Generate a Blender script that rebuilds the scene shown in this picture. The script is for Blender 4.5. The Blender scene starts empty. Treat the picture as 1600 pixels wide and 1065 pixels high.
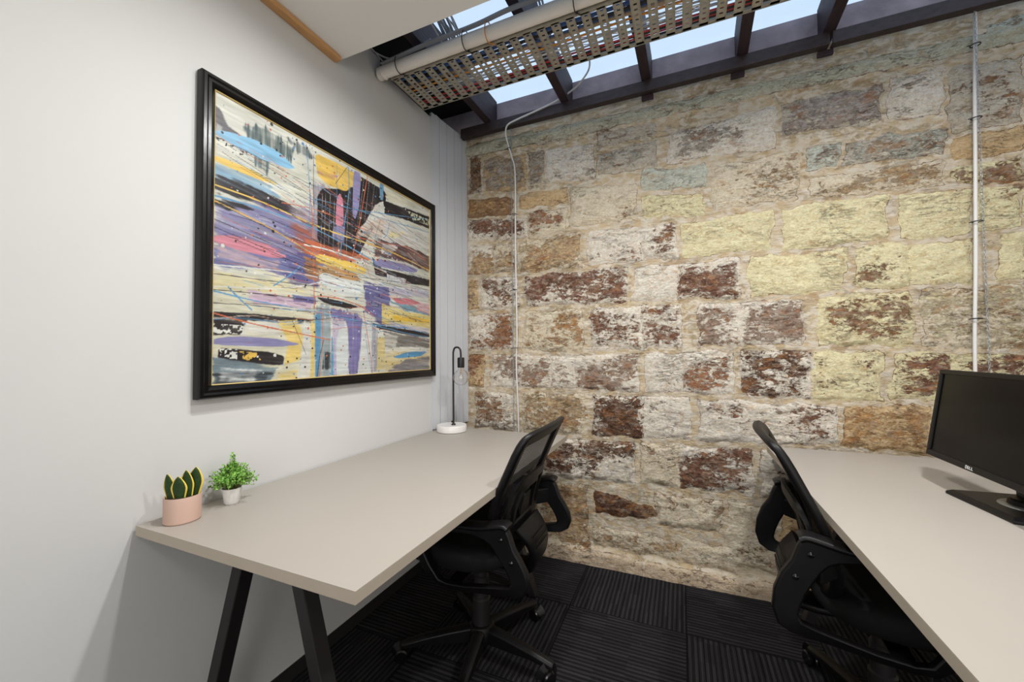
STONES = [[[[0.091,0.39],[0.507,0.414],[0.503,0.07],[0.089,0.057]],"b","t",0.4],[[[0.531,0.415],[0.821,0.417],[0.816,0.065],[0.527,0.071]],"t","c",0.35],[[[0.864,0.401],[1.174,0.34],[1.173,0.293],[0.862,0.266]],"d","b",0.12],[[[1.182,0.424],[1.494,0.433],[1.49,0.26],[1.179,0.26]],"b","c",0.8],[[[0.847,0.193],[1.289,0.2],[1.287,0.089],[0.845,0.101]],"t","c",0.4],[[[1.308,0.203],[1.55,0.214],[1.547,0.078],[1.305,0.092]],"g","c",0.45],[[[1.516,0.427],[1.727,0.42],[1.72,0.114],[1.509,0.132]],"b","c",0.6],[[[1.746,0.437],[2.005,0.432],[2.001,0.258],[1.741,0.261]],"b","t",0.5],[[[1.741,0.229],[2.0,0.227],[1.995,0.061],[1.736,0.061]],"b","t",0.6],[[[2.019,0.432],[2.303,0.429],[2.291,0.061],[2.009,0.061]],"b","t",0.4],[[[2.315,0.429],[2.545,0.426],[2.533,0.061],[2.303,0.061]],"b","t",0.4],[[[0.093,0.666],[0.51,0.67],[0.507,0.444],[0.092,0.423]],"b","c",0.3],[[[0.534,0.67],[1.079,0.682],[1.075,0.462],[0.531,0.446]],"d","w",0.4],[[[1.109,0.683],[1.299,0.686],[1.295,0.476],[1.105,0.464]],"b","c",0.55],[[[1.302,0.686],[1.632,0.695],[1.626,0.465],[1.298,0.477]],"m","w",0.16],[[[1.664,0.697],[1.944,0.708],[1.937,0.456],[1.658,0.464]],"m","w",0.45],[[[1.958,0.709],[2.271,0.708],[2.263,0.451],[1.951,0.456]],"b","w",0.4],[[[2.283,0.708],[2.555,0.709],[2.546,0.446],[2.275,0.45]],"b","w",0.4],[[[0.105,0.923],[0.388,0.925],[0.386,0.7],[0.103,0.698]],"b","w",0.25],[[[0.439,0.926],[0.822,0.928],[0.818,0.704],[0.436,0.7]],"t","c",0.25],[[[0.862,0.928],[1.13,0.929],[1.126,0.71],[0.858,0.705]],"d","w",0.3],[[[1.13,0.929],[1.359,0.93],[1.354,0.713],[1.126,0.71]],"m","w",0.62],[[[1.401,0.929],[1.964,0.923],[1.958,0.732],[1.396,0.714]],"m","w",0.66],[[[1.987,0.923],[2.288,0.923],[2.282,0.729],[1.982,0.733]],"o","t",0.3],[[[2.298,0.923],[2.562,0.92],[2.556,0.729],[2.292,0.729]],"t","c",0.3],[[[0.06,1.162],[0.171,1.162],[0.169,0.956],[0.058,0.956]],"r","t",0.4],[[[0.225,1.161],[0.612,1.158],[0.609,0.957],[0.223,0.956]],"p","w",0.5],[[[0.612,1.158],[1.104,1.162],[1.101,0.956],[0.609,0.957]],"p","w",0.5],[[[1.137,1.163],[1.327,1.167],[1.323,0.956],[1.134,0.956]],"p","w",0.75],[[[1.327,1.167],[1.561,1.171],[1.556,0.953],[1.323,0.956]],"r","w",0.5],[[[1.591,1.171],[1.884,1.169],[1.878,0.947],[1.586,0.952]],"d","w",0.34],[[[1.884,1.169],[2.137,1.159],[2.131,0.945],[1.878,0.947]],"m","y",0.55],[[[2.163,1.159],[2.345,1.157],[2.338,0.944],[2.157,0.945]],"m","y",0.42],[[[2.349,1.157],[2.57,1.15],[2.563,0.94],[2.342,0.944]],"m","y",0.5],[[[0.061,1.415],[0.368,1.417],[0.366,1.192],[0.06,1.195]],"r","w",0.42],[[[0.436,1.418],[0.814,1.418],[0.811,1.186],[0.433,1.191]],"o","c",0.4],[[[0.858,1.418],[1.135,1.418],[1.131,1.19],[0.855,1.186]],"m","w",0.45],[[[1.135,1.418],[1.332,1.413],[1.328,1.194],[1.131,1.19]],"m","w",0.42],[[[1.411,1.411],[1.605,1.409],[1.6,1.196],[1.406,1.195]],"p","w",0.55],[[[1.605,1.409],[1.856,1.41],[1.85,1.195],[1.6,1.196]],"p","w",0.35],[[[1.915,1.412],[2.243,1.421],[2.236,1.18],[1.909,1.192]],"b","y",0.6],[[[2.272,1.422],[2.579,1.421],[2.57,1.17],[2.265,1.18]],"y","c",0.35],[[[0.063,1.644],[0.129,1.643],[0.127,1.449],[0.062,1.449]],"p","t",0.3],[[[0.156,1.643],[0.413,1.638],[0.411,1.449],[0.155,1.449]],"m","w",0.42],[[[0.468,1.637],[1.059,1.634],[1.056,1.446],[0.465,1.449]],"m","w",0.35],[[[1.093,1.635],[1.318,1.635],[1.315,1.44],[1.089,1.446]],"t","w",0.6],[[[1.325,1.635],[1.599,1.629],[1.595,1.435],[1.321,1.44]],"m","w",0.4],[[[1.643,1.63],[2.018,1.634],[2.013,1.438],[1.639,1.435]],"b","y",0.93],[[[2.053,1.633],[2.247,1.626],[2.242,1.443],[2.047,1.439]],"b","y",0.58],[[[2.247,1.626],[2.438,1.621],[2.432,1.443],[2.242,1.443]],"b","y",0.88],[[[2.509,1.623],[2.586,1.626],[2.579,1.442],[2.503,1.442]],"b","y",0.85],[[[0.065,1.866],[0.24,1.855],[0.239,1.673],[0.063,1.678]],"t","w",0.4],[[[0.249,1.855],[0.407,1.845],[0.405,1.669],[0.248,1.673]],"t","c",0.4],[[[0.432,1.844],[0.806,1.859],[0.803,1.663],[0.43,1.669]],"t","c",0.3],[[[0.85,1.859],[1.13,1.848],[1.127,1.663],[0.847,1.663]],"r","w",0.6],[[[1.13,1.848],[1.316,1.842],[1.313,1.662],[1.127,1.663]],"m","w",0.45],[[[1.341,1.841],[1.742,1.851],[1.737,1.655],[1.337,1.662]],"b","y",0.9],[[[1.786,1.853],[2.175,1.849],[2.169,1.651],[1.781,1.656]],"b","y",0.86],[[[2.214,1.846],[2.437,1.832],[2.431,1.642],[2.208,1.65]],"t","y",0.75],[[[2.452,1.832],[2.592,1.831],[2.586,1.646],[2.446,1.643]],"b","y",0.5],[[[0.067,2.168],[0.375,2.134],[0.374,2.022],[0.066,2.05]],"o","b",0.3],[[[0.066,2.033],[0.476,1.991],[0.474,1.869],[0.065,1.895]],"m","w",0.5],[[[0.078,2.424],[0.163,2.424],[0.161,2.207],[0.077,2.209]],"b","g",0.3],[[[0.19,2.41],[0.472,2.384],[0.469,2.162],[0.189,2.202]],"g","t",0.32],[[[0.489,2.389],[0.588,2.391],[0.585,2.166],[0.486,2.167]],"g","c",0.3],[[[0.6,2.389],[0.898,2.362],[0.895,2.155],[0.597,2.179]],"g","w",0.7],[[[0.427,2.142],[0.726,2.133],[0.725,2.042],[0.426,2.05]],"d","t",0.5],[[[0.484,2.017],[0.725,2.02],[0.723,1.876],[0.483,1.868]],"r","c",0.45],[[[0.742,2.13],[1.121,2.085],[1.118,1.899],[0.739,1.904]],"r","c",0.58],[[[0.912,2.285],[1.224,2.311],[1.221,2.165],[0.91,2.171]],"G","g",0.5],[[[0.914,2.414],[1.213,2.405],[1.212,2.342],[0.912,2.322]],"p","g",0.4],[[[1.282,2.333],[1.767,2.35],[1.762,2.146],[1.279,2.171]],"g","w",0.6],[[[1.152,2.161],[1.459,2.135],[1.456,2.016],[1.15,2.045]],"t","G",0.85],[[[1.15,2.013],[1.45,1.984],[1.447,1.874],[1.147,1.891]],"b","y",0.62],[[[1.485,2.113],[1.859,2.113],[1.853,1.887],[1.48,1.889]],"o","c",0.66],[[[1.794,2.359],[2.158,2.345],[2.154,2.184],[1.79,2.203]],"P","g",0.35],[[[1.889,2.119],[2.006,2.13],[2.003,2.017],[1.887,2.016]],"g","G",0.5],[[[2.024,2.12],[2.368,2.101],[2.365,2.0],[2.021,2.014]],"G","g",0.35],[[[1.891,1.979],[2.359,1.974],[2.355,1.862],[1.888,1.882]],"t","c",0.4],[[[2.184,2.373],[2.374,2.357],[2.368,2.165],[2.178,2.178]],"g","w",0.6],[[[2.39,2.352],[2.606,2.345],[2.597,2.076],[2.381,2.068]],"b","g",0.55],[[[2.385,2.045],[2.6,2.06],[2.597,1.957],[2.382,1.953]],"b","t",0.5],[[[2.385,1.925],[2.596,1.936],[2.593,1.843],[2.383,1.855]],"b","y",0.45],[[[2.496,2.488],[2.615,2.506],[2.612,2.412],[2.494,2.413]],"O","G",0.4],[[[0.098,2.522],[0.515,2.526],[0.514,2.455],[0.097,2.471]],"b","O",0.5],[[[0.54,2.504],[0.904,2.509],[0.903,2.42],[0.539,2.426]],"O","g",0.5]]
PAINT = [["p",[228,222,190],0.7,0.03,1,[[-1.492,1.442],[-1.117,1.454],[-1.115,1.054],[-1.488,1.074]]],["p",[120,112,165],0.75,0.02,1,[[-1.494,1.599],[-1.328,1.718],[-1.119,1.731],[-1.056,1.594],[-1.117,1.441],[-1.279,1.462],[-1.492,1.462]]],["p",[165,165,200],0.5,0.02,1,[[-1.494,1.648],[-1.305,1.67],[-1.256,1.64],[-1.493,1.54]]],["p",[95,90,95],0.95,0.006,1,[[-1.498,1.944],[-1.481,1.939],[-1.452,1.898],[-1.402,1.884],[-1.456,1.861],[-1.497,1.854]]],["p",[215,222,215],0.6,0.006,0,[[-1.49,1.888],[-1.471,1.886],[-1.475,1.864],[-1.493,1.86]]],["p",[75,95,98],0.55,0.012,2,[[-1.407,1.92],[-1.331,1.959],[-1.227,1.93],[-1.245,1.879],[-1.374,1.881]]],["p",[90,108,112],0.5,0.008,2,[[-1.374,1.842],[-1.318,1.85],[-1.329,1.8],[-1.363,1.808]]],["p",[75,90,95],0.6,0.008,2,[[-1.258,1.962],[-1.178,1.97],[-1.12,1.935],[-1.205,1.925]]],["s",[38,34,38],0.35,0.004,0,[[-1.493,1.842],[-1.426,1.864],[-1.374,1.842],[-1.436,1.813]]],["p",[140,200,238],1,0.002,0,[[-1.495,1.861],[-1.466,1.877],[-1.375,1.896],[-1.282,1.896],[-1.216,1.863],[-1.244,1.85],[-1.352,1.839],[-1.436,1.844],[-1.49,1.85]]],["p",[135,175,200],0.75,0.01,1,[[-1.496,1.766],[-1.415,1.777],[-1.317,1.76],[-1.281,1.735],[-1.373,1.702],[-1.495,1.722]]],["p",[247,206,92],1,0.0015,0,[[-1.496,1.783],[-1.483,1.787],[-1.384,1.79],[-1.274,1.775],[-1.373,1.764],[-1.496,1.768]]],["p",[38,34,38],0.85,0.008,1,[[-1.495,1.73],[-1.373,1.734],[-1.256,1.721],[-1.162,1.702],[-1.281,1.683],[-1.373,1.685],[-1.495,1.675]]],["p",[38,34,38],0.85,0.006,1,[[-1.494,1.652],[-1.414,1.66],[-1.372,1.657],[-1.453,1.63],[-1.494,1.636]]],["p",[175,95,75],0.65,0.02,1,[[-1.23,1.659],[-1.119,1.676],[-1.056,1.607],[-1.118,1.504],[-1.203,1.536]]],["p",[205,190,190],0.5,0.02,1,[[-1.256,1.714],[-1.119,1.741],[-1.119,1.681],[-1.204,1.667]]],["p",[100,95,155],0.7,0.01,1,[[-1.279,1.519],[-1.118,1.567],[-1.117,1.429],[-1.241,1.434]]],["p",[120,125,180],0.85,0.006,1,[[-1.493,1.505],[-1.242,1.518],[-1.229,1.471],[-1.492,1.448]]],["p",[220,185,180],0.55,0.01,1,[[-1.48,1.506],[-1.279,1.507],[-1.279,1.473],[-1.48,1.474]]],["p",[225,140,158],1,0.002,0,[[-1.493,1.538],[-1.433,1.554],[-1.327,1.552],[-1.242,1.525],[-1.303,1.509],[-1.413,1.51],[-1.493,1.518]]],["p",[235,222,165],0.6,0.01,1,[[-1.492,1.425],[-1.279,1.435],[-1.174,1.408],[-1.491,1.37]]],["p",[215,185,208],0.8,0.01,1,[[-1.391,1.384],[-1.132,1.382],[-1.146,1.346],[-1.369,1.341]]],["p",[110,95,155],0.8,0.005,1,[[-1.223,1.385],[-1.123,1.398],[-1.129,1.367],[-1.223,1.366]]],["p",[38,34,38],0.95,0.003,1,[[-1.49,1.306],[-1.369,1.309],[-1.122,1.305],[-1.116,1.293],[-1.277,1.285],[-1.49,1.288]]],["p",[38,34,38],0.85,0.004,1,[[-1.49,1.285],[-1.39,1.284],[-1.4,1.267],[-1.4,1.238],[-1.49,1.234]]],["s",[235,235,225],0.3,0.004,0,[[-1.49,1.267],[-1.4,1.267],[-1.4,1.238],[-1.49,1.238]]],["p",[245,214,120],0.95,0.003,1,[[-1.282,1.292],[-1.206,1.302],[-1.173,1.227],[-1.186,1.155],[-1.256,1.134],[-1.24,1.214]]],["p",[232,230,220],0.7,0.01,1,[[-1.4,1.277],[-1.287,1.284],[-1.277,1.235],[-1.4,1.242]]],["p",[38,34,38],0.95,0.003,1,[[-1.476,1.195],[-1.409,1.19],[-1.3,1.179],[-1.254,1.163],[-1.261,1.134],[-1.367,1.144],[-1.476,1.16]]],["s",[245,200,85],0.45,0.004,0,[[-1.413,1.184],[-1.357,1.179],[-1.341,1.154],[-1.399,1.155]]],["s",[235,235,225],0.35,0.004,0,[[-1.476,1.193],[-1.419,1.19],[-1.419,1.159],[-1.467,1.164]]],["p",[120,140,150],0.9,0.006,1,[[-1.489,1.161],[-1.276,1.127],[-1.322,1.07],[-1.488,1.068]]],["p",[60,66,72],0.6,0.01,1,[[-1.488,1.112],[-1.3,1.113],[-1.334,1.071],[-1.475,1.076]]],["p",[225,228,225],0.5,0.01,1,[[-1.466,1.125],[-1.345,1.115],[-1.367,1.091],[-1.466,1.101]]],["p",[243,215,130],0.7,0.008,1,[[-1.276,1.112],[-1.139,1.117],[-1.138,1.081],[-1.276,1.089]]],["p",[150,146,196],1,0.0015,0,[[-1.489,1.222],[-1.43,1.232],[-1.301,1.23],[-1.184,1.21],[-1.277,1.199],[-1.489,1.203]]],["p",[150,150,165],0.6,0.01,2,[[-1.143,1.836],[-1.073,1.851],[-1.072,1.577],[-1.141,1.562]]],["p",[38,34,38],0.93,0.004,2,[[-1.119,1.828],[-0.973,1.876],[-0.934,1.967],[-0.71,1.96],[-0.755,1.85],[-0.799,1.776],[-0.918,1.585],[-1.118,1.592]]],["p",[226,226,215],0.6,0.006,2,[[-0.998,1.957],[-0.934,1.956],[-0.933,1.905],[-0.973,1.89]]],["p",[246,202,92],0.97,0.003,1,[[-1.135,1.963],[-0.991,1.971],[-0.872,1.964],[-0.948,1.899],[-0.973,1.867],[-1.073,1.858],[-1.12,1.879]]],["p",[190,130,160],0.4,0.006,1,[[-1.12,1.904],[-1.025,1.913],[-1.041,1.89],[-1.12,1.889]]],["p",[226,142,162],1,0.0015,0,[[-1.021,1.83],[-1.008,1.849],[-0.99,1.823],[-0.987,1.714],[-1.031,1.701],[-1.028,1.788]]],["p",[150,145,196],0.85,0.003,2,[[-1.04,1.698],[-0.98,1.716],[-0.986,1.643],[-1.05,1.648]]],["p",[156,150,198],1,0.002,0,[[-0.934,1.979],[-0.888,1.981],[-0.899,1.832],[-0.922,1.762],[-0.94,1.776]]],["p",[110,165,200],1,0.002,0,[[-0.769,1.991],[-0.742,1.992],[-0.746,1.909],[-0.769,1.907]]],["p",[225,225,215],0.95,0.004,1,[[-0.799,1.872],[-0.737,1.912],[-0.728,1.812],[-0.918,1.698],[-0.86,1.772]]],["p",[218,200,182],0.8,0.008,1,[[-0.899,1.731],[-0.755,1.826],[-0.663,1.832],[-0.755,1.727],[-0.918,1.684]]],["p",[222,220,210],0.9,0.006,1,[[-0.733,1.811],[-0.366,1.849],[-0.366,1.728],[-0.755,1.711]]],["p",[238,225,150],0.6,0.006,1,[[-0.687,1.777],[-0.588,1.798],[-0.614,1.765],[-0.71,1.745]]],["p",[38,34,38],0.93,0.004,1,[[-0.746,1.909],[-0.561,1.931],[-0.365,1.949],[-0.366,1.882],[-0.562,1.87],[-0.733,1.848]]],["s",[225,225,190],0.45,0.004,0,[[-0.561,1.921],[-0.365,1.934],[-0.365,1.897],[-0.518,1.887]]],["p",[228,222,190],0.7,0.006,1,[[-0.728,1.966],[-0.561,1.982],[-0.479,1.958],[-0.728,1.922]]],["p",[95,60,55],0.75,0.008,1,[[-0.799,1.709],[-0.562,1.731],[-0.366,1.721],[-0.367,1.629],[-0.562,1.651],[-0.798,1.631]]],["p",[215,210,205],0.7,0.006,1,[[-0.755,1.702],[-0.639,1.712],[-0.687,1.662],[-0.755,1.65]]],["p",[222,112,70],0.8,0.006,1,[[-1.176,1.61],[-1.024,1.615],[-0.918,1.613],[-0.798,1.61],[-0.972,1.565],[-1.175,1.554]]],["p",[185,125,75],0.8,0.008,1,[[-1.175,1.542],[-1.103,1.545],[-1.117,1.454],[-1.175,1.469]]],["p",[215,160,95],0.85,0.006,1,[[-1.118,1.524],[-0.917,1.528],[-0.899,1.495],[-1.102,1.482]]],["p",[251,211,92],1,0.002,0,[[-1.127,1.56],[-1.103,1.568],[-0.918,1.568],[-0.852,1.555],[-0.864,1.529],[-0.989,1.529],[-1.124,1.535]]],["p",[232,238,232],1,0.002,0,[[-1.117,1.474],[-1.087,1.5],[-1.023,1.49],[-0.887,1.491],[-0.875,1.45],[-0.917,1.421],[-1.006,1.418],[-1.071,1.435]]],["p",[38,34,38],0.93,0.003,1,[[-0.819,1.62],[-0.755,1.579],[-0.367,1.589],[-0.367,1.553],[-0.562,1.54],[-0.798,1.541]]],["p",[150,146,196],1,0.0015,0,[[-0.807,1.617],[-0.614,1.633],[-0.474,1.627],[-0.486,1.608],[-0.663,1.588],[-0.807,1.584]]],["p",[102,100,160],0.85,0.008,1,[[-0.872,1.499],[-0.701,1.499],[-0.701,1.333],[-0.755,1.305],[-0.859,1.365]]],["p",[220,220,222],0.85,0.003,2,[[-0.719,1.558],[-0.573,1.558],[-0.583,1.527],[-0.719,1.518]]],["p",[190,185,205],0.7,0.008,1,[[-0.701,1.502],[-0.368,1.531],[-0.368,1.484],[-0.701,1.458]]],["p",[115,165,188],0.7,0.006,1,[[-0.719,1.431],[-0.509,1.422],[-0.368,1.386],[-0.563,1.396]]],["p",[220,170,180],0.7,0.006,1,[[-0.481,1.452],[-0.368,1.451],[-0.368,1.393],[-0.481,1.404]]],["p",[222,130,142],1,0.0015,0,[[-0.687,1.447],[-0.563,1.46],[-0.452,1.449],[-0.498,1.43],[-0.639,1.421]]],["p",[240,216,128],0.9,0.004,1,[[-0.755,1.414],[-0.563,1.386],[-0.368,1.386],[-0.369,1.313],[-0.639,1.321],[-0.755,1.314]]],["p",[250,200,60],0.95,0.002,1,[[-0.682,1.363],[-0.369,1.364],[-0.369,1.339],[-0.663,1.339]]],["p",[200,190,200],0.7,0.006,1,[[-0.71,1.323],[-0.369,1.313],[-0.369,1.288],[-0.664,1.298]]],["p",[38,34,38],0.93,0.002,1,[[-0.819,1.316],[-0.755,1.308],[-0.615,1.297],[-0.369,1.288],[-0.369,1.259],[-0.563,1.27],[-0.798,1.293]]],["p",[120,115,110],0.75,0.008,1,[[-0.742,1.284],[-0.369,1.248],[-0.369,1.209],[-0.729,1.205]]],["p",[215,212,200],0.6,0.006,1,[[-0.733,1.269],[-0.639,1.257],[-0.664,1.193],[-0.733,1.208]]],["p",[226,206,140],0.9,0.003,1,[[-0.79,1.249],[-0.733,1.251],[-0.733,1.101],[-0.79,1.094]]],["p",[228,205,140],0.75,0.008,1,[[-0.729,1.199],[-0.37,1.194],[-0.37,1.14],[-0.564,1.117],[-0.729,1.092]]],["p",[130,125,130],0.7,0.01,1,[[-0.564,1.144],[-0.37,1.147],[-0.37,1.083],[-0.711,1.085]]],["p",[232,232,225],0.8,0.006,1,[[-0.729,1.205],[-0.37,1.201],[-0.37,1.18],[-0.729,1.18]]],["p",[90,160,208],1,0.0015,0,[[-0.678,1.155],[-0.564,1.18],[-0.382,1.183],[-0.454,1.156],[-0.64,1.148]]],["p",[160,175,180],0.8,0.008,2,[[-1.126,1.365],[-1.055,1.365],[-1.054,1.08],[-1.124,1.08]]],["p",[92,155,195],0.95,0.003,2,[[-1.125,1.323],[-1.099,1.355],[-1.101,1.153],[-1.115,1.079],[-1.124,1.08]]],["p",[50,54,60],0.7,0.006,2,[[-1.085,1.184],[-1.054,1.178],[-1.054,1.114],[-1.091,1.115]]],["p",[90,160,205],0.8,0.003,2,[[-1.048,1.243],[-1.029,1.244],[-1.034,1.087],[-1.051,1.088]]],["p",[128,120,180],0.93,0.006,2,[[-1.061,1.359],[-0.971,1.352],[-0.879,1.337],[-0.886,1.235],[-0.909,1.08],[-0.96,1.08],[-0.961,1.314],[-1.048,1.319]]],["p",[205,190,215],0.6,0.01,2,[[-1.039,1.322],[-0.971,1.314],[-0.97,1.084],[-1.038,1.087]]],["p",[225,233,230],1,0.002,0,[[-1.012,1.274],[-0.981,1.283],[-0.96,1.246],[-0.963,1.075],[-1.021,1.079],[-1.025,1.205]]],["p",[228,230,226],0.95,0.003,0,[[-0.875,1.338],[-0.827,1.309],[-0.79,1.074],[-0.909,1.08],[-0.886,1.206]]],["p",[245,215,120],0.9,0.003,2,[[-1.146,1.301],[-1.128,1.303],[-1.133,1.08],[-1.147,1.081]]],["p",[228,228,222],0.8,0.006,2,[[-1.179,1.299],[-1.148,1.301],[-1.147,1.081],[-1.199,1.084]]],["p",[38,34,38],1,0.002,0,[[-1.126,1.397],[-1.023,1.395],[-0.898,1.381],[-0.954,1.364],[-1.08,1.375]]],["p",[150,150,170],0.6,0.004,2,[[-0.819,1.301],[-0.781,1.282],[-0.79,1.088],[-0.823,1.09]]],["l",[247,206,92],1,0.005,0,[[-1.495,1.695],[-1.344,1.693],[-1.088,1.674],[-0.84,1.675],[-0.663,1.671],[-0.361,1.641]]],["l",[95,165,215],1,0.005,0,[[-1.495,1.661],[-1.372,1.668],[-1.204,1.667],[-1.088,1.656],[-0.84,1.61],[-0.79,1.594]]],["l",[247,190,75],1,0.004,0,[[-1.494,1.646],[-1.309,1.611],[-1.118,1.554]]],["l",[225,115,75],1,0.004,0,[[-1.155,1.807],[-1.139,1.674],[-1.136,1.55],[-1.131,1.352]]],["l",[225,115,75],1,0.004,0,[[-0.849,1.991],[-0.899,1.746],[-0.947,1.564]]],["l",[225,115,75],1,0.003,0,[[-1.269,1.717],[-1.119,1.739],[-0.918,1.734],[-0.807,1.737]]],["l",[225,115,75],1,0.003,0,[[-1.203,1.583],[-1.088,1.605],[-0.99,1.604]]],["l",[225,115,75],1,0.0035,0,[[-0.976,1.682],[-0.755,1.702],[-0.562,1.725],[-0.404,1.695]]],["l",[95,165,215],1,0.004,0,[[-0.963,1.977],[-0.959,1.867],[-0.99,1.692],[-1.007,1.579]]],["l",[95,165,215],1,0.003,0,[[-1.125,1.782],[-1.024,1.794],[-0.918,1.808],[-0.755,1.844],[-0.365,1.934]]],["l",[95,165,215],1,0.003,0,[[-1.167,1.938],[-1.154,1.794],[-1.156,1.669]]],["l",[95,165,215],1,0.002,0,[[-1.025,1.964],[-1.024,1.816]]],["l",[95,165,215],1,0.003,0,[[-0.918,1.811],[-0.755,1.819],[-0.562,1.839],[-0.366,1.86]]],["l",[95,165,215],1,0.003,0,[[-0.701,1.814],[-0.719,1.752],[-0.746,1.726]]],["l",[240,240,232],1,0.006,0,[[-1.176,1.588],[-1.056,1.594],[-0.88,1.584],[-0.724,1.567]]],["l",[235,235,228],1,0.004,0,[[-1.492,1.448],[-1.254,1.471],[-1.117,1.474]]],["l",[235,235,228],1,0.004,0,[[-1.491,1.382],[-1.278,1.405],[-1.102,1.456]]],["l",[240,240,235],1,0.004,0,[[-0.899,1.483],[-0.663,1.501],[-0.368,1.524]]],["l",[225,225,220],1,0.002,0,[[-0.562,1.698],[-0.367,1.611]]],["l",[230,228,222],1,0.003,0,[[-0.733,1.401],[-0.563,1.363]]],["l",[38,34,38],1,0.0018,0,[[-1.494,1.589],[-1.331,1.562],[-1.153,1.527]]],["l",[38,34,38],1,0.0018,0,[[-1.493,1.565],[-1.331,1.536],[-1.153,1.497]]],["l",[38,34,38],1,0.002,0,[[-1.492,1.421],[-1.326,1.427],[-1.117,1.439]]],["l",[38,34,38],1,0.0025,0,[[-1.491,1.372],[-1.278,1.38],[-1.117,1.378]]],["l",[38,34,38],1,0.0018,0,[[-1.491,1.331],[-1.325,1.337],[-1.146,1.333]]],["l",[38,34,38],1,0.002,0,[[-1.175,1.508],[-0.989,1.507],[-0.755,1.524],[-0.367,1.553]]],["l",[38,34,38],1,0.0012,0,[[-1.493,1.846],[-1.374,1.842],[-1.231,1.832],[-1.119,1.828]]],["l",[95,165,215],1,0.004,0,[[-1.491,1.368],[-1.369,1.353],[-1.174,1.34],[-0.917,1.318],[-0.823,1.307],[-0.563,1.303]]],["l",[95,165,215],1,0.003,0,[[-0.777,1.352],[-0.563,1.303],[-0.369,1.281]]],["l",[95,165,215],1,0.003,0,[[-0.819,1.304],[-0.563,1.276],[-0.369,1.263]]],["l",[95,165,215],1,0.004,0,[[-1.449,1.386],[-1.415,1.354],[-1.375,1.321]]],["l",[95,165,215],1,0.004,0,[[-1.298,1.413],[-1.241,1.457],[-1.197,1.498]]],["l",[95,165,215],1,0.0025,0,[[-1.49,1.281],[-1.41,1.291],[-1.277,1.287],[-1.187,1.298]]],["l",[225,115,75],1,0.004,0,[[-1.49,1.3],[-1.369,1.275],[-1.201,1.25],[-1.054,1.23]]],["l",[225,115,75],1,0.004,0,[[-1.117,1.401],[-1.006,1.402],[-0.887,1.382],[-0.807,1.346]]],["l",[225,115,75],1,0.0025,0,[[-0.755,1.457],[-0.563,1.429],[-0.368,1.393]]],["l",[225,115,75],1,0.0035,0,[[-0.871,1.355],[-0.839,1.207],[-0.815,1.075]]],["l",[225,115,75],1,0.003,0,[[-1.099,1.355],[-1.092,1.229],[-1.106,1.084]]],["l",[95,165,215],1,0.0025,0,[[-0.863,1.264],[-0.839,1.149],[-0.819,1.075]]],["l",[38,34,38],1,0.002,0,[[-1.086,1.229],[-1.107,1.154],[-1.115,1.079]]],["l",[38,34,38],1,0.0015,0,[[-1.225,1.296],[-1.167,1.172]]],["l",[38,34,38],1,0.002,0,[[-1.138,1.952],[-1.137,1.751]]],["l",[38,34,38],1,0.0015,0,[[-0.97,1.974],[-1.031,1.88]]],["l",[225,190,170],1,0.002,0,[[-1.49,1.283],[-1.369,1.302],[-1.277,1.292]]],["l",[205,185,165],1,0.0015,0,[[-1.095,1.816],[-1.103,1.583]]],["l",[205,185,165],1,0.0015,0,[[-1.08,1.822],[-1.088,1.587]]],["l",[205,185,165],1,0.0015,0,[[-1.057,1.83],[-1.066,1.592]]],["l",[205,185,165],1,0.0015,0,[[-1.035,1.839],[-1.043,1.597]]],["l",[205,185,165],1,0.0015,0,[[-0.962,1.866],[-0.972,1.614]]],["l",[205,185,165],1,0.0015,0,[[-0.872,1.964],[-0.903,1.759]]],["l",[205,185,165],1,0.0015,0,[[-0.836,1.978],[-0.868,1.77]]],["l",[205,185,165],1,0.0015,0,[[-0.799,1.994],[-0.832,1.781]]],["l",[190,170,120],1,0.0012,0,[[-1.04,1.677],[-1.04,1.572]]],["l",[190,170,120],1,0.0012,0,[[-1.014,1.685],[-1.013,1.577]]],["l",[190,170,120],1,0.0012,0,[[-0.972,1.696],[-0.972,1.587]]],["l",[38,34,38],1,0.0012,0,[[-0.764,1.81],[-0.799,1.715],[-0.807,1.623]]],["l",[225,115,75],1,0.003,0,[[-0.887,1.62],[-0.848,1.556],[-0.828,1.515]]]]
import bpy, bmesh, math, random
import numpy as np
from mathutils import Vector, Matrix
R = math.radians
PI = math.pi
col = bpy.context.scene.collection
random.seed(7)

# ------------------------------------------------------------------ helpers
def tag(o, label=None, cat=None, group=None, kind=None):
    if label: o['label'] = label
    if cat: o['category'] = cat
    if group: o['group'] = group
    if kind: o['kind'] = kind
    return o

def empty(name, loc=(0, 0, 0), rz=0):
    o = bpy.data.objects.new(name, None)
    o.empty_display_size = .1
    o.location = loc
    o.rotation_euler = (0, 0, rz)
    col.objects.link(o)
    return o

def copy_tree(o, parent=None):
    c = o.copy(); col.objects.link(c)
    if parent is not None: c.parent = parent
    for ch in list(o.children):
        copy_tree(ch, c)
    return c

def catmull(pts, n=8):
    P = [Vector(p) for p in pts]
    if len(P) < 3: return P
    out = []
    for i in range(len(P) - 1):
        p0 = P[i - 1] if i > 0 else P[0] * 2 - P[1]
        p1, p2 = P[i], P[i + 1]
        p3 = P[i + 2] if i + 2 < len(P) else P[-1] * 2 - P[-2]
        for k in range(n):
            t = k / n
            out.append(.5 * ((2 * p1) + (-p0 + p2) * t + (2 * p0 - 5 * p1 + 4 * p2 - p3) * t * t + (-p0 + 3 * p1 - 3 * p2 + p3) * t ** 3))
    out.append(P[-1])
    return out

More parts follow.
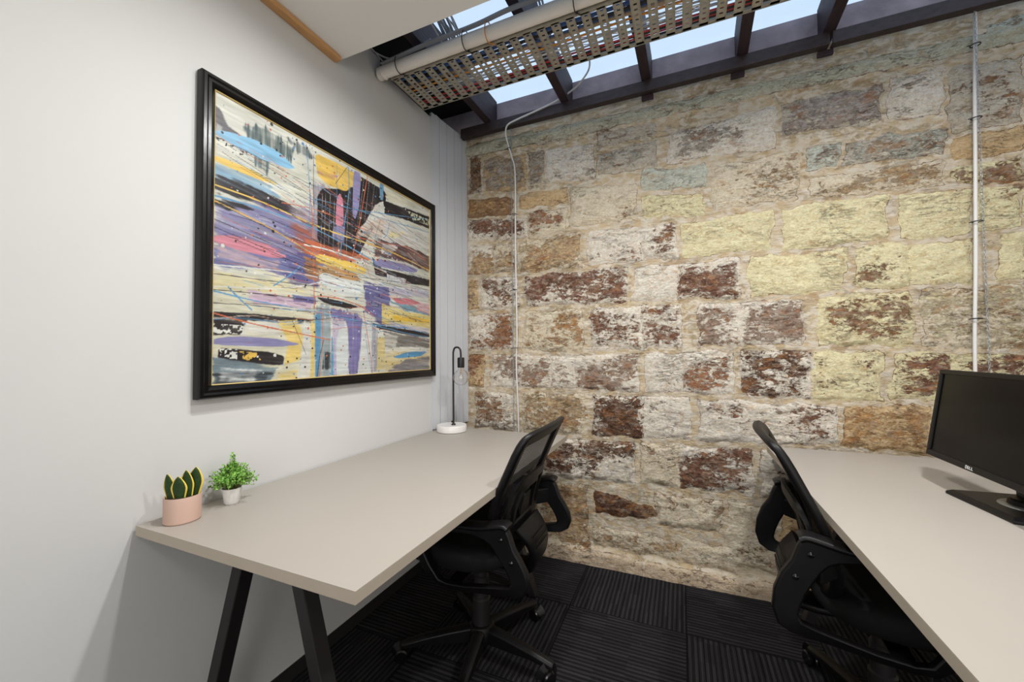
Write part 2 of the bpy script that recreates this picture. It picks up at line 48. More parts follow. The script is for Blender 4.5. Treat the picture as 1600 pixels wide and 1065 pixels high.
class MB:
    def __init__(s): s.v = []; s.f = []
    def quadmesh(s, V, F):
        b = len(s.v); s.v += [tuple(p) for p in V]; s.f += [tuple(b + i for i in f) for f in F]; return s
    def box(s, lo, hi, M=None):
        x0, y0, z0 = lo; x1, y1, z1 = hi
        V = [(x0,y0,z0),(x1,y0,z0),(x1,y1,z0),(x0,y1,z0),(x0,y0,z1),(x1,y0,z1),(x1,y1,z1),(x0,y1,z1)]
        if M is not None: V = [M @ Vector(p) for p in V]
        return s.quadmesh(V, [(0,3,2,1),(4,5,6,7),(0,1,5,4),(1,2,6,5),(2,3,7,6),(3,0,4,7)])
    def bar(s, a, b, w, h, up=(0, 0, 1)):
        a = Vector(a); b = Vector(b); d = (b - a).normalized(); u = Vector(up)
        x = d.cross(u)
        if x.length < 1e-4: x = d.cross(Vector((0, 1, 0)))
        x.normalize(); u = x.cross(d).normalized()
        V = []
        for p in (a, b):
            for sx, su in ((-1,-1),(1,-1),(1,1),(-1,1)):
                V.append(p + x * (sx * w / 2) + u * (su * h / 2))
        return s.quadmesh(V, [(0,1,2,3),(7,6,5,4),(0,4,5,1),(1,5,6,2),(2,6,7,3),(3,7,4,0)])
    def sweep(s, pts, prof, closed=False, up=None, scales=None, caps=True):
        """prof: list of (a,b) in the frame (side, up)"""
        P = [Vector(p) for p in pts]; n = len(P); m = len(prof); V = []
        prev = None
        for i, p in enumerate(P):
            if closed: t = (P[(i + 1) % n] - P[i - 1]).normalized()
            else: t = (P[min(i + 1, n - 1)] - P[max(i - 1, 0)]).normalized()
            if up is not None: u0 = Vector(up)
            elif prev is not None: u0 = prev
            else: u0 = Vector((0, 0, 1)) if abs(t.z) < .9 else Vector((1, 0, 0))
            x = t.cross(u0)
            if x.length < 1e-5: x = t.cross(Vector((0.3, 1, 0.2)))
            x.normalize(); u = x.cross(t).normalized(); prev = u
            sc = scales[i] if scales else 1
            for a, b in prof: V.append(p + x * a * sc + u * b * sc)
        F = []
        for i in range(n if closed else n - 1):
            j = (i + 1) % n
            for k in range(m):
                l = (k + 1) % m
                F.append((i*m+k, i*m+l, j*m+l, j*m+k))
        if not closed and caps:
            F.append(tuple(range(m - 1, -1, -1))); F.append(tuple((n-1)*m + k for k in range(m)))
        return s.quadmesh(V, F)
    def tube(s, pts, r, n=8, closed=False, scales=None):
        return s.sweep(pts, [(r*math.cos(2*PI*k/n), r*math.sin(2*PI*k/n)) for k in range(n)], closed=closed, scales=scales)
    def lathe(s, prof, c=(0, 0, 0), n=32, M=None, close=True):
        V = []; F = []; m = len(prof)
        for k in range(n):
            a = 2 * PI * k / n
            for r, z in prof:
                p = Vector((r * math.cos(a), r * math.sin(a), z))
                if M is not None: p = M @ p
                V.append(p + Vector(c))
        for k in range(n):
            l = (k + 1) % n
            for i in range(m - 1): F.append((k*m+i, l*m+i, l*m+i+1, k*m+i+1))
        if close:
            F.append(tuple(k*m for k in range(n - 1, -1, -1))); F.append(tuple(k*m + m - 1 for k in range(n)))
        return s.quadmesh(V, F)
    def build(s, name, mat, parent=None, smooth=False, bevel=0, solid=0, sub=0, loc=None):
        me = bpy.data.meshes.new(name); me.from_pydata(s.v, [], s.f); me.update()
        if solid <= 0:
            bm = bmesh.new(); bm.from_mesh(me)
            bmesh.ops.recalc_face_normals(bm, faces=bm.faces); bm.to_mesh(me); bm.free()
        me.materials.append(mat)
        if smooth:
            me.polygons.foreach_set('use_smooth', [True] * len(me.polygons))
            if smooth != 'all': me.set_sharp_from_angle(angle=R(38))
        o = bpy.data.objects.new(name, me); col.objects.link(o)
        if parent is not None: o.parent = parent
        if loc is not None: o.location = loc
        if solid:
            m = o.modifiers.new('s', 'SOLIDIFY'); m.thickness = solid; m.offset = 0
        if sub:
            m = o.modifiers.new('u', 'SUBSURF'); m.levels = sub; m.render_levels = sub
        if bevel:
            m = o.modifiers.new('b', 'BEVEL'); m.width = bevel; m.segments = 2; m.limit_method = 'ANGLE'; m.angle_limit = R(40)
        return o

def lin(c):
    return tuple((x / 12.92 if x <= .04045 else ((x + .055) / 1.055) ** 2.4) for x in (k / 255 for k in c))

# ------------------------------------------------------------------ materials
def node_mat(name):
    m = bpy.data.materials.new(name); m.use_nodes = True
    nt = m.node_tree
    return m, nt, nt.nodes, nt.links, nt.nodes['Principled BSDF']

def mat(name, c, rough=.5, metal=0, spec=.5, var=0, scale=20, bump=0, bscale=60, bdist=.002, stretch=(1, 1, 1), emis=None):
    m, nt, N, L, B = node_mat(name)
    B.inputs['Base Color'].default_value = (*lin(c), 1)
    B.inputs['Roughness'].default_value = rough
    B.inputs['Metallic'].default_value = metal
    B.inputs['Specular IOR Level'].default_value = spec
    tc = N.new('ShaderNodeTexCoord'); mp = N.new('ShaderNodeMapping'); mp.inputs['Scale'].default_value = stretch
    L.new(tc.outputs['Object'], mp.inputs[0])
    no = N.new('ShaderNodeTexNoise'); no.inputs['Scale'].default_value = scale; no.inputs['Detail'].default_value = 6
    L.new(mp.outputs[0], no.inputs['Vector'])
    mx = N.new('ShaderNodeMix'); mx.data_type = 'RGBA'
    mx.inputs[6].default_value = (*lin(tuple(max(0, k * (1 - var)) for k in c)), 1)
    mx.inputs[7].default_value = (*lin(tuple(min(255, k * (1 + var)) for k in c)), 1)
    L.new(no.outputs['Fac'], mx.inputs[0]); L.new(mx.outputs[2], B.inputs['Base Color'])
    if bump:
        n2 = N.new('ShaderNodeTexNoise'); n2.inputs['Scale'].default_value = bscale; n2.inputs['Detail'].default_value = 4
        L.new(mp.outputs[0], n2.inputs['Vector'])
        b = N.new('ShaderNodeBump'); b.inputs['Strength'].default_value = bump; b.inputs['Distance'].default_value = bdist
        L.new(n2.outputs['Fac'], b.inputs['Height']); L.new(b.outputs[0], B.inputs['Normal'])
    return m

M = {}
M['wall'] = mat('painted_plaster', (206, 205, 203), .75, var=.012, scale=3, bump=.12, bscale=120, bdist=.001, spec=.3)
M['ceil'] = mat('ceiling_paint', (238, 236, 232), .8, var=.01, scale=3, spec=.2)
M['desk'] = mat('desk_laminate', (165, 158, 149), .42, var=.012, scale=8, bump=.04, bscale=500, bdist=.0005, spec=.35)
M['desk_edge'] = mat('desk_edge_band', (176, 164, 148), .5, var=.02, scale=20)
M['black_metal'] = mat('black_powder_coat', (34, 30, 31), .5, var=.1, scale=40, spec=.4)
M['plastic'] = mat('black_nylon', (12, 10, 11), .45, var=.15, scale=60, bump=.25, bscale=900, bdist=.0006, spec=.32)
M['gloss_plastic'] = mat('caster_plastic', (16, 15, 16), .22, spec=.6)
M['seat'] = mat('seat_mesh_cloth', (14, 13, 14), .8, var=.2, scale=500, bump=.6, bscale=1200, bdist=.001, spec=.3)
M['wood'] = mat('pine_trim', (196, 148, 96), .5, var=.12, scale=30, stretch=(3, .4, 8), bump=.1)
M['timber'] = mat('dark_stained_timber', (50, 37, 42), .6, var=.35, scale=14, stretch=(4, .8, 4), bump=.5, bscale=30, bdist=.004, spec=.35)
M['void'] = mat('ceiling_void_boarding', (20, 16, 17), .9, var=.3, scale=6)
M['steel'] = mat('painted_steel_angle', (52, 42, 42), .5, var=.45, scale=60, stretch=(.5, 1, 1), metal=.2)
M['galv'] = mat('galvanised_tray', (168, 163, 150), .5, var=.12, scale=50, metal=.35, bump=.1)
M['duct'] = mat('white_pvc_pipe', (242, 236, 228), .5, var=.04, scale=12, stretch=(.3, 2, 2))
M['cable_white'] = mat('white_cable_sheath', (215, 213, 210), .45)
M['cable_grey'] = mat('grey_cable_sheath', (150, 152, 158), .5)
M['cable_blue'] = mat('blue_cable_sheath', (40, 75, 130), .45)
M['cable_orange'] = mat('orange_cable_sheath', (215, 140, 50), .45)
M['cable_red'] = mat('red_cable_sheath', (185, 50, 50), .45)
M['cable_black'] = mat('black_cable_sheath', (25, 24, 28), .45)
M['cable_tan'] = mat('tan_cable_sheath', (165, 140, 112), .5)
M['chain'] = mat('galvanised_chain', (175, 178, 182), .35, metal=.9, var=.1)
M['tie'] = mat('black_cable_tie', (18, 18, 20), .4)
M['marble'] = mat('white_marble', (226, 222, 218), .3, var=.05, scale=30, stretch=(1, 1, 3))
M['lamp_black'] = mat('lamp_black_metal', (20, 19, 20), .45)
M['pink_pot'] = mat('blush_ceramic', (196, 164, 148), .65, var=.015, scale=30)
M['white_pot'] = mat('white_ceramic_pot', (222, 220, 216), .5, var=.06, scale=60, bump=.3, bscale=80)
M['soil'] = mat('potting_soil', (60, 44, 34), .95, var=.4, scale=200, bump=1, bscale=300)
M['monitor'] = mat('monitor_black_plastic', (15, 13, 13), .42, var=.05, scale=40, spec=.3)
M['screen'] = mat('monitor_screen', (5, 4, 4), .25, spec=.16)
M['silver'] = mat('silver_plastic', (150, 148, 144), .35, metal=.5)
M['letter'] = mat('white_lettering', (215, 213, 210), .5)
M['frame'] = mat('black_gloss_frame', (10, 8, 8), .24, var=.3, scale=25, bump=.08, bscale=60, spec=.35)
M['gilt'] = mat('gilt_slip', (190, 165, 105), .4, var=.1)
M['green'] = mat('small_leaf_green', (118, 165, 72), .55, var=.35, scale=90, spec=.4)
M['stemg'] = mat('plant_stem', (95, 100, 50), .6, var=.2)
M['spike_dark'] = mat('snake_leaf_green', (28, 48, 18), .5, var=.75, scale=60, stretch=(1, 1, 4), spec=.4)
M['spike_edge'] = mat('snake_leaf_yellow_edge', (232, 205, 90), .5, var=.05)
M['panel'] = mat('grey_white_panel', (198, 200, 204), .45, var=.01)
M['purple'] = mat('purple_washed_masonry', (150, 136, 140), .8, var=.3, scale=9, bump=.5, bscale=20, bdist=.01)
M['rubber'] = mat('dark_skirting', (26, 24, 25), .8)
M['brass'] = mat('brass', (190, 150, 80), .35, metal=.9)

def glass_mat(name, tint=(1, 1, 1), rough=0, ior=1.45):
    m, nt, N, L, B = node_mat(name)
    B.inputs['Base Color'].default_value = (*tint, 1)
    B.inputs['Roughness'].default_value = rough
    B.inputs['Transmission Weight'].default_value = 1
    B.inputs['IOR'].default_value = ior
    return m
M['bulb'] = glass_mat('bulb_glass', (1, 1, 1), 0, 1.45)

def thin_sheet(name, tint, gloss=.06):
    m, nt, N, L, B = node_mat(name)
    tr = N.new('ShaderNodeBsdfTransparent'); tr.inputs[0].default_value = (*tint, 1)
    gl = N.new('ShaderNodeBsdfGlossy'); gl.inputs['Roughness'].default_value = .15
    no = N.new('ShaderNodeTexNoise'); no.inputs['Scale'].default_value = 3
    tc = N.new('ShaderNodeTexCoord'); L.new(tc.outputs['Object'], no.inputs['Vector'])
    rp = N.new('ShaderNodeMapRange'); rp.inputs[3].default_value = gloss * .5; rp.inputs[4].default_value = gloss * 1.5
    L.new(no.outputs['Fac'], rp.inputs[0])
    mx = N.new('ShaderNodeMixShader'); L.new(rp.outputs[0], mx.inputs[0])
    L.new(tr.outputs[0], mx.inputs[1]); L.new(gl.outputs[0], mx.inputs[2])
    L.new(mx.outputs[0], N['Material Output'].inputs[0])
    return m
M['skyglass'] = thin_sheet('skylight_sheet', (.93, .96, 1.0))

def mesh_cloth():
    m, nt, N, L, B = node_mat('open_weave_back_mesh')
    B.inputs['Base Color'].default_value = (*lin((24, 22, 23)), 1); B.inputs['Roughness'].default_value = .8
    tr = N.new('ShaderNodeBsdfTransparent')
    tc = N.new('ShaderNodeTexCoord')
    wv = N.new('ShaderNodeTexWave'); wv.wave_type = 'BANDS'; wv.bands_direction = 'Z'; wv.inputs['Scale'].default_value = 48
    wv.inputs['Distortion'].default_value = 0
    L.new(tc.outputs['Object'], wv.inputs['Vector'])
    mr = N.new('ShaderNodeMapRange'); mr.inputs[3].default_value = .68; mr.inputs[4].default_value = .97
    L.new(wv.outputs['Fac'], mr.inputs[0])
    mx = N.new('ShaderNodeMixShader'); L.new(mr.outputs[0], mx.inputs[0]); L.new(tr.outputs[0], mx.inputs[1]); L.new(B.outputs[0], mx.inputs[2])
    L.new(mx.outputs[0], N['Material Output'].inputs[0])
    return m
M['mesh'] = mesh_cloth()

def math_node(N, L, op, a, b=None, c=None):
    n = N.new('ShaderNodeMath'); n.operation = op
    for i, x in enumerate((a, b, c)):
        if x is None: continue
        if isinstance(x, (int, float)): n.inputs[i].default_value = x
        else: L.new(x, n.inputs[i])
    return n.outputs[0]

def mixc(N, L, fac, a, b, blend='MIX'):
    n = N.new('ShaderNodeMix'); n.data_type = 'RGBA'; n.blend_type = blend
    for i, x in ((0, fac), (6, a), (7, b)):
        if isinstance(x, (int, float)): n.inputs[i].default_value = x
        elif isinstance(x, tuple): n.inputs[i].default_value = (*lin(x), 1)
        else: L.new(x, n.inputs[i])
    return n.outputs[2]

def carpet_mat():
    m, nt, N, L, B = node_mat('ribbed_carpet_tile')
    tc = N.new('ShaderNodeTexCoord'); sp = N.new('ShaderNodeSeparateXYZ'); L.new(tc.outputs['Object'], sp.inputs[0])
    P = .494
    X = math_node(N, L, 'DIVIDE', math_node(N, L, 'SUBTRACT', sp.outputs[0], .825), P)
    Y = math_node(N, L, 'DIVIDE', math_node(N, L, 'ADD', sp.outputs[1], .42), P)
    fx = math_node(N, L, 'FLOOR', X); fy = math_node(N, L, 'FLOOR', Y)
    par = math_node(N, L, 'FLOORED_MODULO', math_node(N, L, 'ADD', fx, fy), 2)   # 0 -> ribs along y
    mxv = N.new('ShaderNodeMix'); mxv.data_type = 'FLOAT'
    L.new(par, mxv.inputs[0]); L.new(sp.outputs[0], mxv.inputs[2]); L.new(sp.outputs[1], mxv.inputs[3])
    coord = mxv.outputs[0]
    # rib profile
    s1 = math_node(N, L, 'SINE', math_node(N, L, 'MULTIPLY', coord, 2 * PI / .0195))
    s2 = math_node(N, L, 'SINE', math_node(N, L, 'MULTIPLY', coord, 2 * PI / .0072))
    h = math_node(N, L, 'ADD', math_node(N, L, 'MULTIPLY', s1, .32), math_node(N, L, 'MULTIPLY', s2, .16))
    h = math_node(N, L, 'ADD', h, .5)
    # per-line random shade along ribs
    cmb = N.new('ShaderNodeCombineXYZ')
    L.new(math_node(N, L, 'FLOOR', math_node(N, L, 'DIVIDE', coord, .0097)), cmb.inputs[0])
    cross = N.new('ShaderNodeMix'); cross.data_type = 'FLOAT'
    L.new(par, cross.inputs[0]); L.new(sp.outputs[1], cross.inputs[2]); L.new(sp.outputs[0], cross.inputs[3])
    L.new(math_node(N, L, 'FLOOR', math_node(N, L, 'MULTIPLY', cross.outputs[0], 9)), cmb.inputs[1]); L.new(fx, cmb.inputs[2])
    wn = N.new('ShaderNodeTexWhiteNoise'); L.new(cmb.outputs[0], wn.inputs['Vector'])
    fine = N.new('ShaderNodeTexNoise'); fine.inputs['Scale'].default_value = 420; fine.inputs['Detail'].default_value = 2
    L.new(tc.outputs['Object'], fine.inputs['Vector'])
    k = math_node(N, L, 'MULTIPLY', h, math_node(N, L, 'ADD', math_node(N, L, 'MULTIPLY', wn.outputs['Value'], .5), .5))
    k = math_node(N, L, 'MULTIPLY', k, math_node(N, L, 'ADD', math_node(N, L, 'MULTIPLY', fine.outputs['Fac'], 1.6), .1))
    c = mixc(N, L, k, (3, 3, 3), (62, 60, 63))
    # seams
    def seam(v):
        f = math_node(N, L, 'FRACT', v)
        d = math_node(N, L, 'MINIMUM', f, math_node(N, L, 'SUBTRACT', 1, f))
        return math_node(N, L, 'LESS_THAN', d, .006)
    s = math_node(N, L, 'MAXIMUM', seam(X), seam(Y))
    c = mixc(N, L, s, c, (10, 10, 11))
    L.new(c, B.inputs['Base Color']); B.inputs['Roughness'].default_value = .95; B.inputs['Specular IOR Level'].default_value = .15
    bp = N.new('ShaderNodeBump'); bp.inputs['Strength'].default_value = .7; bp.inputs['Distance'].default_value = .004
    L.new(h, bp.inputs['Height']); L.new(bp.outputs[0], B.inputs['Normal'])
    return m
M['carpet'] = carpet_mat()

def stone_mat():
    m, nt, N, L, B = node_mat('limewashed_sandstone')
    A = N.new('ShaderNodeAttribute'); A.attribute_name = 'stone_a'
    Bt = N.new('ShaderNodeAttribute'); Bt.attribute_name = 'stone_b'
    tc = N.new('ShaderNodeTexCoord'); mp = N.new('ShaderNodeMapping'); mp.inputs['Scale'].default_value = (.7, 1, 1.25)
    L.new(tc.outputs['Object'], mp.inputs[0])
    def noise(sc, det=6, dis=0, ro=.6):
        n = N.new('ShaderNodeTexNoise'); n.inputs['Scale'].default_value = sc; n.inputs['Detail'].default_value = det
        n.inputs['Distortion'].default_value = dis; n.inputs['Roughness'].default_value = ro
        L.new(mp.outputs[0], n.inputs['Vector']); return n.outputs['Fac']
    def smooth(v, a, b, lo=0, hi=1):
        r = N.new('ShaderNodeMapRange'); r.interpolation_type = 'SMOOTHSTEP'
        L.new(v, r.inputs[0])
        for i, x in ((1, a), (2, b), (3, lo), (4, hi)):
            if isinstance(x, (int, float)): r.inputs[i].default_value = x
            else: L.new(x, r.inputs[i])
        return r.outputs[0]
    nb = noise(26, 10, .45, .78); nf = noise(60, 8, .3, .7); nl = noise(5, 4, .5)
    n0 = math_node(N, L, 'ADD', math_node(N, L, 'ADD', math_node(N, L, 'MULTIPLY', nb, .50), math_node(N, L, 'MULTIPLY', nl, .12)), math_node(N, L, 'MULTIPLY', noise(62, 8, .7, .75), .38))
    # flaking limewash over bare stone
    th = math_node(N, L, 'SUBTRACT', .622, math_node(N, L, 'MULTIPLY', A.outputs['Alpha'], .27))
    mask = smooth(n0, math_node(N, L, 'SUBTRACT', th, .018), math_node(N, L, 'ADD', th, .018))
    av = mixc(N, L, smooth(nf, .32, .68), mixc(N, L, 1.0, A.outputs['Color'], (160, 146, 138), 'MULTIPLY'), A.outputs['Color'])
    av = mixc(N, L, smooth(noise(34, 7, .6, .7), .48, .62, 0, .62), av, (186, 168, 150))
    av = mixc(N, L, smooth(noise(15, 7, 1.0, .7), .52, .60, 0, .6), av, (170, 118, 74))
    bv = mixc(N, L, smooth(noise(55, 8, .9, .75), .34, .56, .25, 1), mixc(N, L, 1.0, Bt.outputs['Color'], (222, 202, 176), 'MULTIPLY'), Bt.outputs['Color'])
    c = mixc(N, L, mask, av, bv)
    # rust streaks
    ru = smooth(noise(12, 8, 1.2, .75), .55, .66, 0, .5)
    c = mixc(N, L, ru, c, (178, 124, 76))
    mpc = N.new('ShaderNodeMapping'); mpc.inputs['Scale'].default_value = (.45, 1, 1.5); L.new(tc.outputs['Object'], mpc.inputs[0])
    nk = N.new('ShaderNodeTexNoise'); nk.inputs['Scale'].default_value = 16; nk.inputs['Detail'].default_value = 8; nk.inputs['Roughness'].default_value = .7; nk.inputs['Distortion'].default_value = .6
    L.new(mpc.outputs[0], nk.inputs['Vector'])
    crk = math_node(N, L, 'ABSOLUTE', math_node(N, L, 'SUBTRACT', nk.outputs['Fac'], .5))
    crack = math_node(N, L, 'MULTIPLY', smooth(crk, .004, .014, 1, 0), smooth(noise(6, 4, .3), .46, .6, 0, .9))
    crack = math_node(N, L, 'MULTIPLY', crack, math_node(N, L, 'SUBTRACT', 1, math_node(N, L, 'MULTIPLY', mask, .45)))
    c = mixc(N, L, crack, c, (104, 76, 56))
    grain = smooth(noise(150, 6, .2, .8), .35, .65, .92, 1.24)
    gr_ = N.new('ShaderNodeCombineColor')
    for q_ in range(3): L.new(grain, gr_.inputs[q_])
    c = mixc(N, L, 1.0, c, gr_.outputs[0], 'MULTIPLY')
    # mortar
    mm = Bt.outputs['Alpha']
    wob = math_node(N, L, 'ADD', mm, math_node(N, L, 'MULTIPLY', math_node(N, L, 'SUBTRACT', noise(30, 8, .5, .7), .5), 1.15))
    mortar = mixc(N, L, smooth(noise(26, 7, .5), .38, .62), (222, 198, 160), (240, 228, 208))
    mortar = mixc(N, L, smooth(noise(9, 6, 1.0), .57, .64, 0, .5), mortar, (194, 156, 112))
    mfac = smooth(wob, .46, .60)
    c = mixc(N, L, mfac, c, mortar)
    edge = math_node(N, L, 'MULTIPLY', smooth(wob, .36, .47), math_node(N, L, 'SUBTRACT', 1, smooth(wob, .47, .56)))
    edge = math_node(N, L, 'MULTIPLY', edge, smooth(noise(7, 5, .6), .42, .54, .1, .9))
    c = mixc(N, L, edge, c, (118, 76, 48))
    # pits
    pit = smooth(noise(85, 4, .2, .6), .68, .72, 0, .7)
    c = mixc(N, L, pit, c, (70, 50, 42))
    L.new(c, B.inputs['Base Color']); B.inputs['Roughness'].default_value = .92; B.inputs['Specular IOR Level'].default_value = .15
    h = math_node(N, L, 'ADD', math_node(N, L, 'MULTIPLY', nb, 1.0), math_node(N, L, 'MULTIPLY', nf, .8))
    h = math_node(N, L, 'ADD', h, math_node(N, L, 'MULTIPLY', mask, .12))
    h = math_node(N, L, 'SUBTRACT', h, math_node(N, L, 'ADD', math_node(N, L, 'MULTIPLY', pit, .3), math_node(N, L, 'MULTIPLY', crack, .35)))
    bp = N.new('ShaderNodeBump'); bp.inputs['Strength'].default_value = 1.0; bp.inputs['Distance'].default_value = .017
    L.new(h, bp.inputs['Height']); L.new(bp.outputs[0], B.inputs['Normal'])
    return m
M['stone'] = stone_mat()

def attr_mat(name, attr, rough=.5):
    m, nt, N, L, B = node_mat(name)
    A = N.new('ShaderNodeAttribute'); A.attribute_name = attr
    tc = N.new('ShaderNodeTexCoord'); no = N.new('ShaderNodeTexNoise'); no.inputs['Scale'].default_value = 160; no.inputs['Detail'].default_value = 3
    L.new(tc.outputs['Object'], no.inputs['Vector'])
    bp = N.new('ShaderNodeBump'); bp.inputs['Strength'].default_value = .15; bp.inputs['Distance'].default_value = .002
    L.new(no.outputs['Fac'], bp.inputs['Height']); L.new(bp.outputs[0], B.inputs['Normal'])
    L.new(A.outputs['Color'], B.inputs['Base Color']); B.inputs['Roughness'].default_value = rough
    return m
M['paint'] = attr_mat('acrylic_paint', 'paint', .4)

# ------------------------------------------------------------------ numpy noise and grids
def hashg(ix, iy, seed):
    h = (ix.astype(np.int64) * 374761393 + iy.astype(np.int64) * 668265263 + seed * 974634777) & 0xffffffff
    h = ((h ^ (h >> 13)) * 1274126177) & 0xffffffff
    return ((h ^ (h >> 16)) & 0xffff) / 65535.0

def vnoise(x, y, seed=0):
    ix = np.floor(x); iy = np.floor(y); fx = x - ix; fy = y - iy
    fx = fx * fx * (3 - 2 * fx); fy = fy * fy * (3 - 2 * fy)
    a = hashg(ix, iy, seed); b = hashg(ix + 1, iy, seed); c = hashg(ix, iy + 1, seed); d = hashg(ix + 1, iy + 1, seed)
    return (a * (1 - fx) + b * fx) * (1 - fy) + (c * (1 - fx) + d * fx) * fy

def fbm(x, y, o=5, seed=0, g=.5):
    s = 0; a = 1; t = 0
    for i in range(o):
        s = s + a * vnoise(x * 2 ** i, y * 2 ** i, seed + i * 17); t += a; a *= g
    return s / t

def grid_mesh(name, P, nu, nv, material, attrs=()):
    me = bpy.data.meshes.new(name)
    n = nu * nv
    idx = np.arange(n).reshape(nv, nu)
    q = np.stack([idx[:-1, :-1], idx[:-1, 1:], idx[1:, 1:], idx[1:, :-1]], -1).reshape(-1, 4)
    me.vertices.add(n); me.vertices.foreach_set('co', P.reshape(-1).astype(np.float32))
    me.loops.add(q.size); me.loops.foreach_set('vertex_index', q.reshape(-1).astype(np.int32))
    me.polygons.add(len(q)); me.polygons.foreach_set('loop_start', (np.arange(len(q)) * 4).astype(np.int32))
    me.polygons.foreach_set('use_smooth', np.ones(len(q), bool))
    me.update(calc_edges=True)
    for nm, C in attrs:
        a = me.attributes.new(nm, 'FLOAT_COLOR', 'POINT'); a.data.foreach_set('color', C.reshape(-1).astype(np.float32))
    me.materials.append(material)
    o = bpy.data.objects.new(name, me); col.objects.link(o)
    return o

def lina(C):
    C = np.asarray(C, float) / 255
    return np.where(C <= .04045, C / 12.92, ((C + .055) / 1.055) ** 2.4)

# ------------------------------------------------------------------ stone wall
SC = {'b': (168, 134, 104), 'd': (118, 88, 72), 'm': (146, 108, 90), 'r': (184, 134, 102), 't': (222, 194, 152), 'o': (218, 176, 124),
      'c': (234, 222, 198), 'y': (242, 233, 192), 'g': (214, 206, 190), 'G': (214, 218, 204), 'w': (242, 234, 220), 'p': (188, 164, 146),
      'P': (204, 194, 186), 'O': (172, 166, 138)}
def stone_wall():
    x0, x1, z0, z1, st = .0, 3.06, 0.0, 2.60, .0055
    nu = int((x1 - x0) / st) + 1; nv = int((z1 - z0) / st) + 1
    X, Z = np.meshgrid(np.linspace(x0, x1, nu), np.linspace(z0, z1, nv))
    wx = X + (fbm(X * 11, Z * 11, 5, 3, .6) - .5) * .06; wz = Z + (fbm(X * 11, Z * 11, 5, 31, .6) - .5) * .05
    A = np.zeros((nv, nu, 4)); Bc = np.zeros((nv, nu, 4))
    A[..., :3] = lina((176, 146, 112)); A[..., 3] = .5; Bc[..., :3] = lina((222, 206, 178))
    best = np.full((nv, nu), -1.0); H = np.zeros((nv, nu))
    stones = list(STONES)
    for k in range(8):      # courses carry on past the right edge of the view
        zc = [.12, .42, .62, .86, 1.09, 1.37, 1.62, 1.9][k]; hh = [.26, .17, .2, .2, .24, .22, .24, .24][k]
        for xx in (2.60 + .1 * (k % 2), ):
            stones.append([[[xx, zc + hh], [3.05, zc + hh], [3.05, zc], [xx, zc]], 'b', 'y', .5])
    for i, (q, a, b, cv) in enumerate(stones):
        q = np.array(q, float); d = np.full((nv, nu), 9.0)
        lo = q.min(0) - .08; hi = q.max(0) + .08
        js = np.where((X[0] > lo[0]) & (X[0] < hi[0]))[0]; ks = np.where((Z[:, 0] > lo[1]) & (Z[:, 0] < hi[1]))[0]
        if len(js) == 0 or len(ks) == 0: continue
        sl = (slice(ks[0], ks[-1] + 1), slice(js[0], js[-1] + 1))
        dx = wx[sl]; dz = wz[sl]; dd = np.full(dx.shape, 9.0)
        for e in range(4):
            p = q[e]; r = q[(e + 1) % 4]; ed = r - p; nrm = np.array([ed[1], -ed[0]]); nrm /= np.linalg.norm(nrm)   # TL,TR,BR,BL is clockwise
            dd = np.minimum(dd, (dx - p[0]) * nrm[0] + (dz - p[1]) * nrm[1])
        up = dd > best[sl]
        bb = best[sl]; bb[up] = dd[up]
        jit = np.random.RandomState(i).uniform(.9, 1.08)
        ca = A[sl]; ca[up, :3] = lina(SC[a]) * jit
        cvv = cv + (.22 * np.clip(1 - dd / .04, 0, 1) if cv < .8 else 0) + (fbm(X[sl] * 5 + i * 3.1, Z[sl] * 6, 4, i + 9) - .5) * .95 * (1 if cv < .85 else .4); ca[up, 3] = np.clip(cvv + (.08 if cv < .3 else 0), 0, 1.05)[up]
        cb = Bc[sl]; cb[up, :3] = lina(SC[b])
        # dark stones are quarry-faced, pale ones smoother
        rough = {'d': 1.2, 'm': 1.0, 'b': .9, 'r': .8, 'o': .5, 't': .5}.get(a, .5)
        hs = .010 * np.clip(dd / .03, 0, 1) ** .6 + rough * .022 * (fbm(X[sl] * 14 + i, Z[sl] * 18, 5, i, .55) - .45) * np.clip(dd / .025, 0, 1)
        hb = H[sl]; hb[up] = hs[up]
    mort = np.clip(.5 - best / .02, 0, 1)
    inside = np.clip(best / .012, 0, 1)
    H = H * inside + (fbm(X * 22, Z * 22, 4, 77) - .5) * .010
    Bc[..., 3] = mort
    # rounded string course under the beam, footing ledge at the floor
    top = 2.535 - .02 * X
    band = np.exp(-((Z - (top - .055)) / .04) ** 2)
    H += .022 * band + (fbm(X * 10, Z * 26, 5, 5) - .5) * .02 * band
    bt = np.clip((band - .2) * 2, 0, 1) * .9
    gr = lina((204, 204, 184)); Bc[..., :3] = Bc[..., :3] * (1 - bt[..., None]) + gr * bt[..., None]
    ga = lina((168, 158, 130)); A[..., :3] = A[..., :3] * (1 - bt[..., None]) + ga * bt[..., None]
    A[..., 3] = A[..., 3] * (1 - bt) + .72 * bt; Bc[..., 3] *= (1 - bt)
    lg = 1 / (1 + np.exp((Z - .075 + (fbm(X * 6, Z * 0, 3, 9) - .5) * .03) / .004))
    H = H * (1 - lg) + lg * (.045 + (fbm(X * 12, Z * 20, 4, 8) - .5) * .012)
    A[..., :3] = A[..., :3] * (1 - lg[..., None]) + lina((172, 146, 120)) * lg[..., None]
    Bc[..., :3] = Bc[..., :3] * (1 - lg[..., None]) + lina((222, 202, 176)) * lg[..., None]
    A[..., 3] = A[..., 3] * (1 - lg) + .62 * lg; 
    jo = np.min([np.abs(X - x - .02 * Z) for x in (.35, 1.12, 1.93, 2.7)], 0)
    Bc[..., 3] = Bc[..., 3] * (1 - lg) + lg * np.clip(.9 - jo / .012, 0, 1)
    # broken-out drill hole
    rr = np.hypot(X - 1.493, Z - 2.498); hole = np.clip(1.3 - rr / .016, 0, 1)
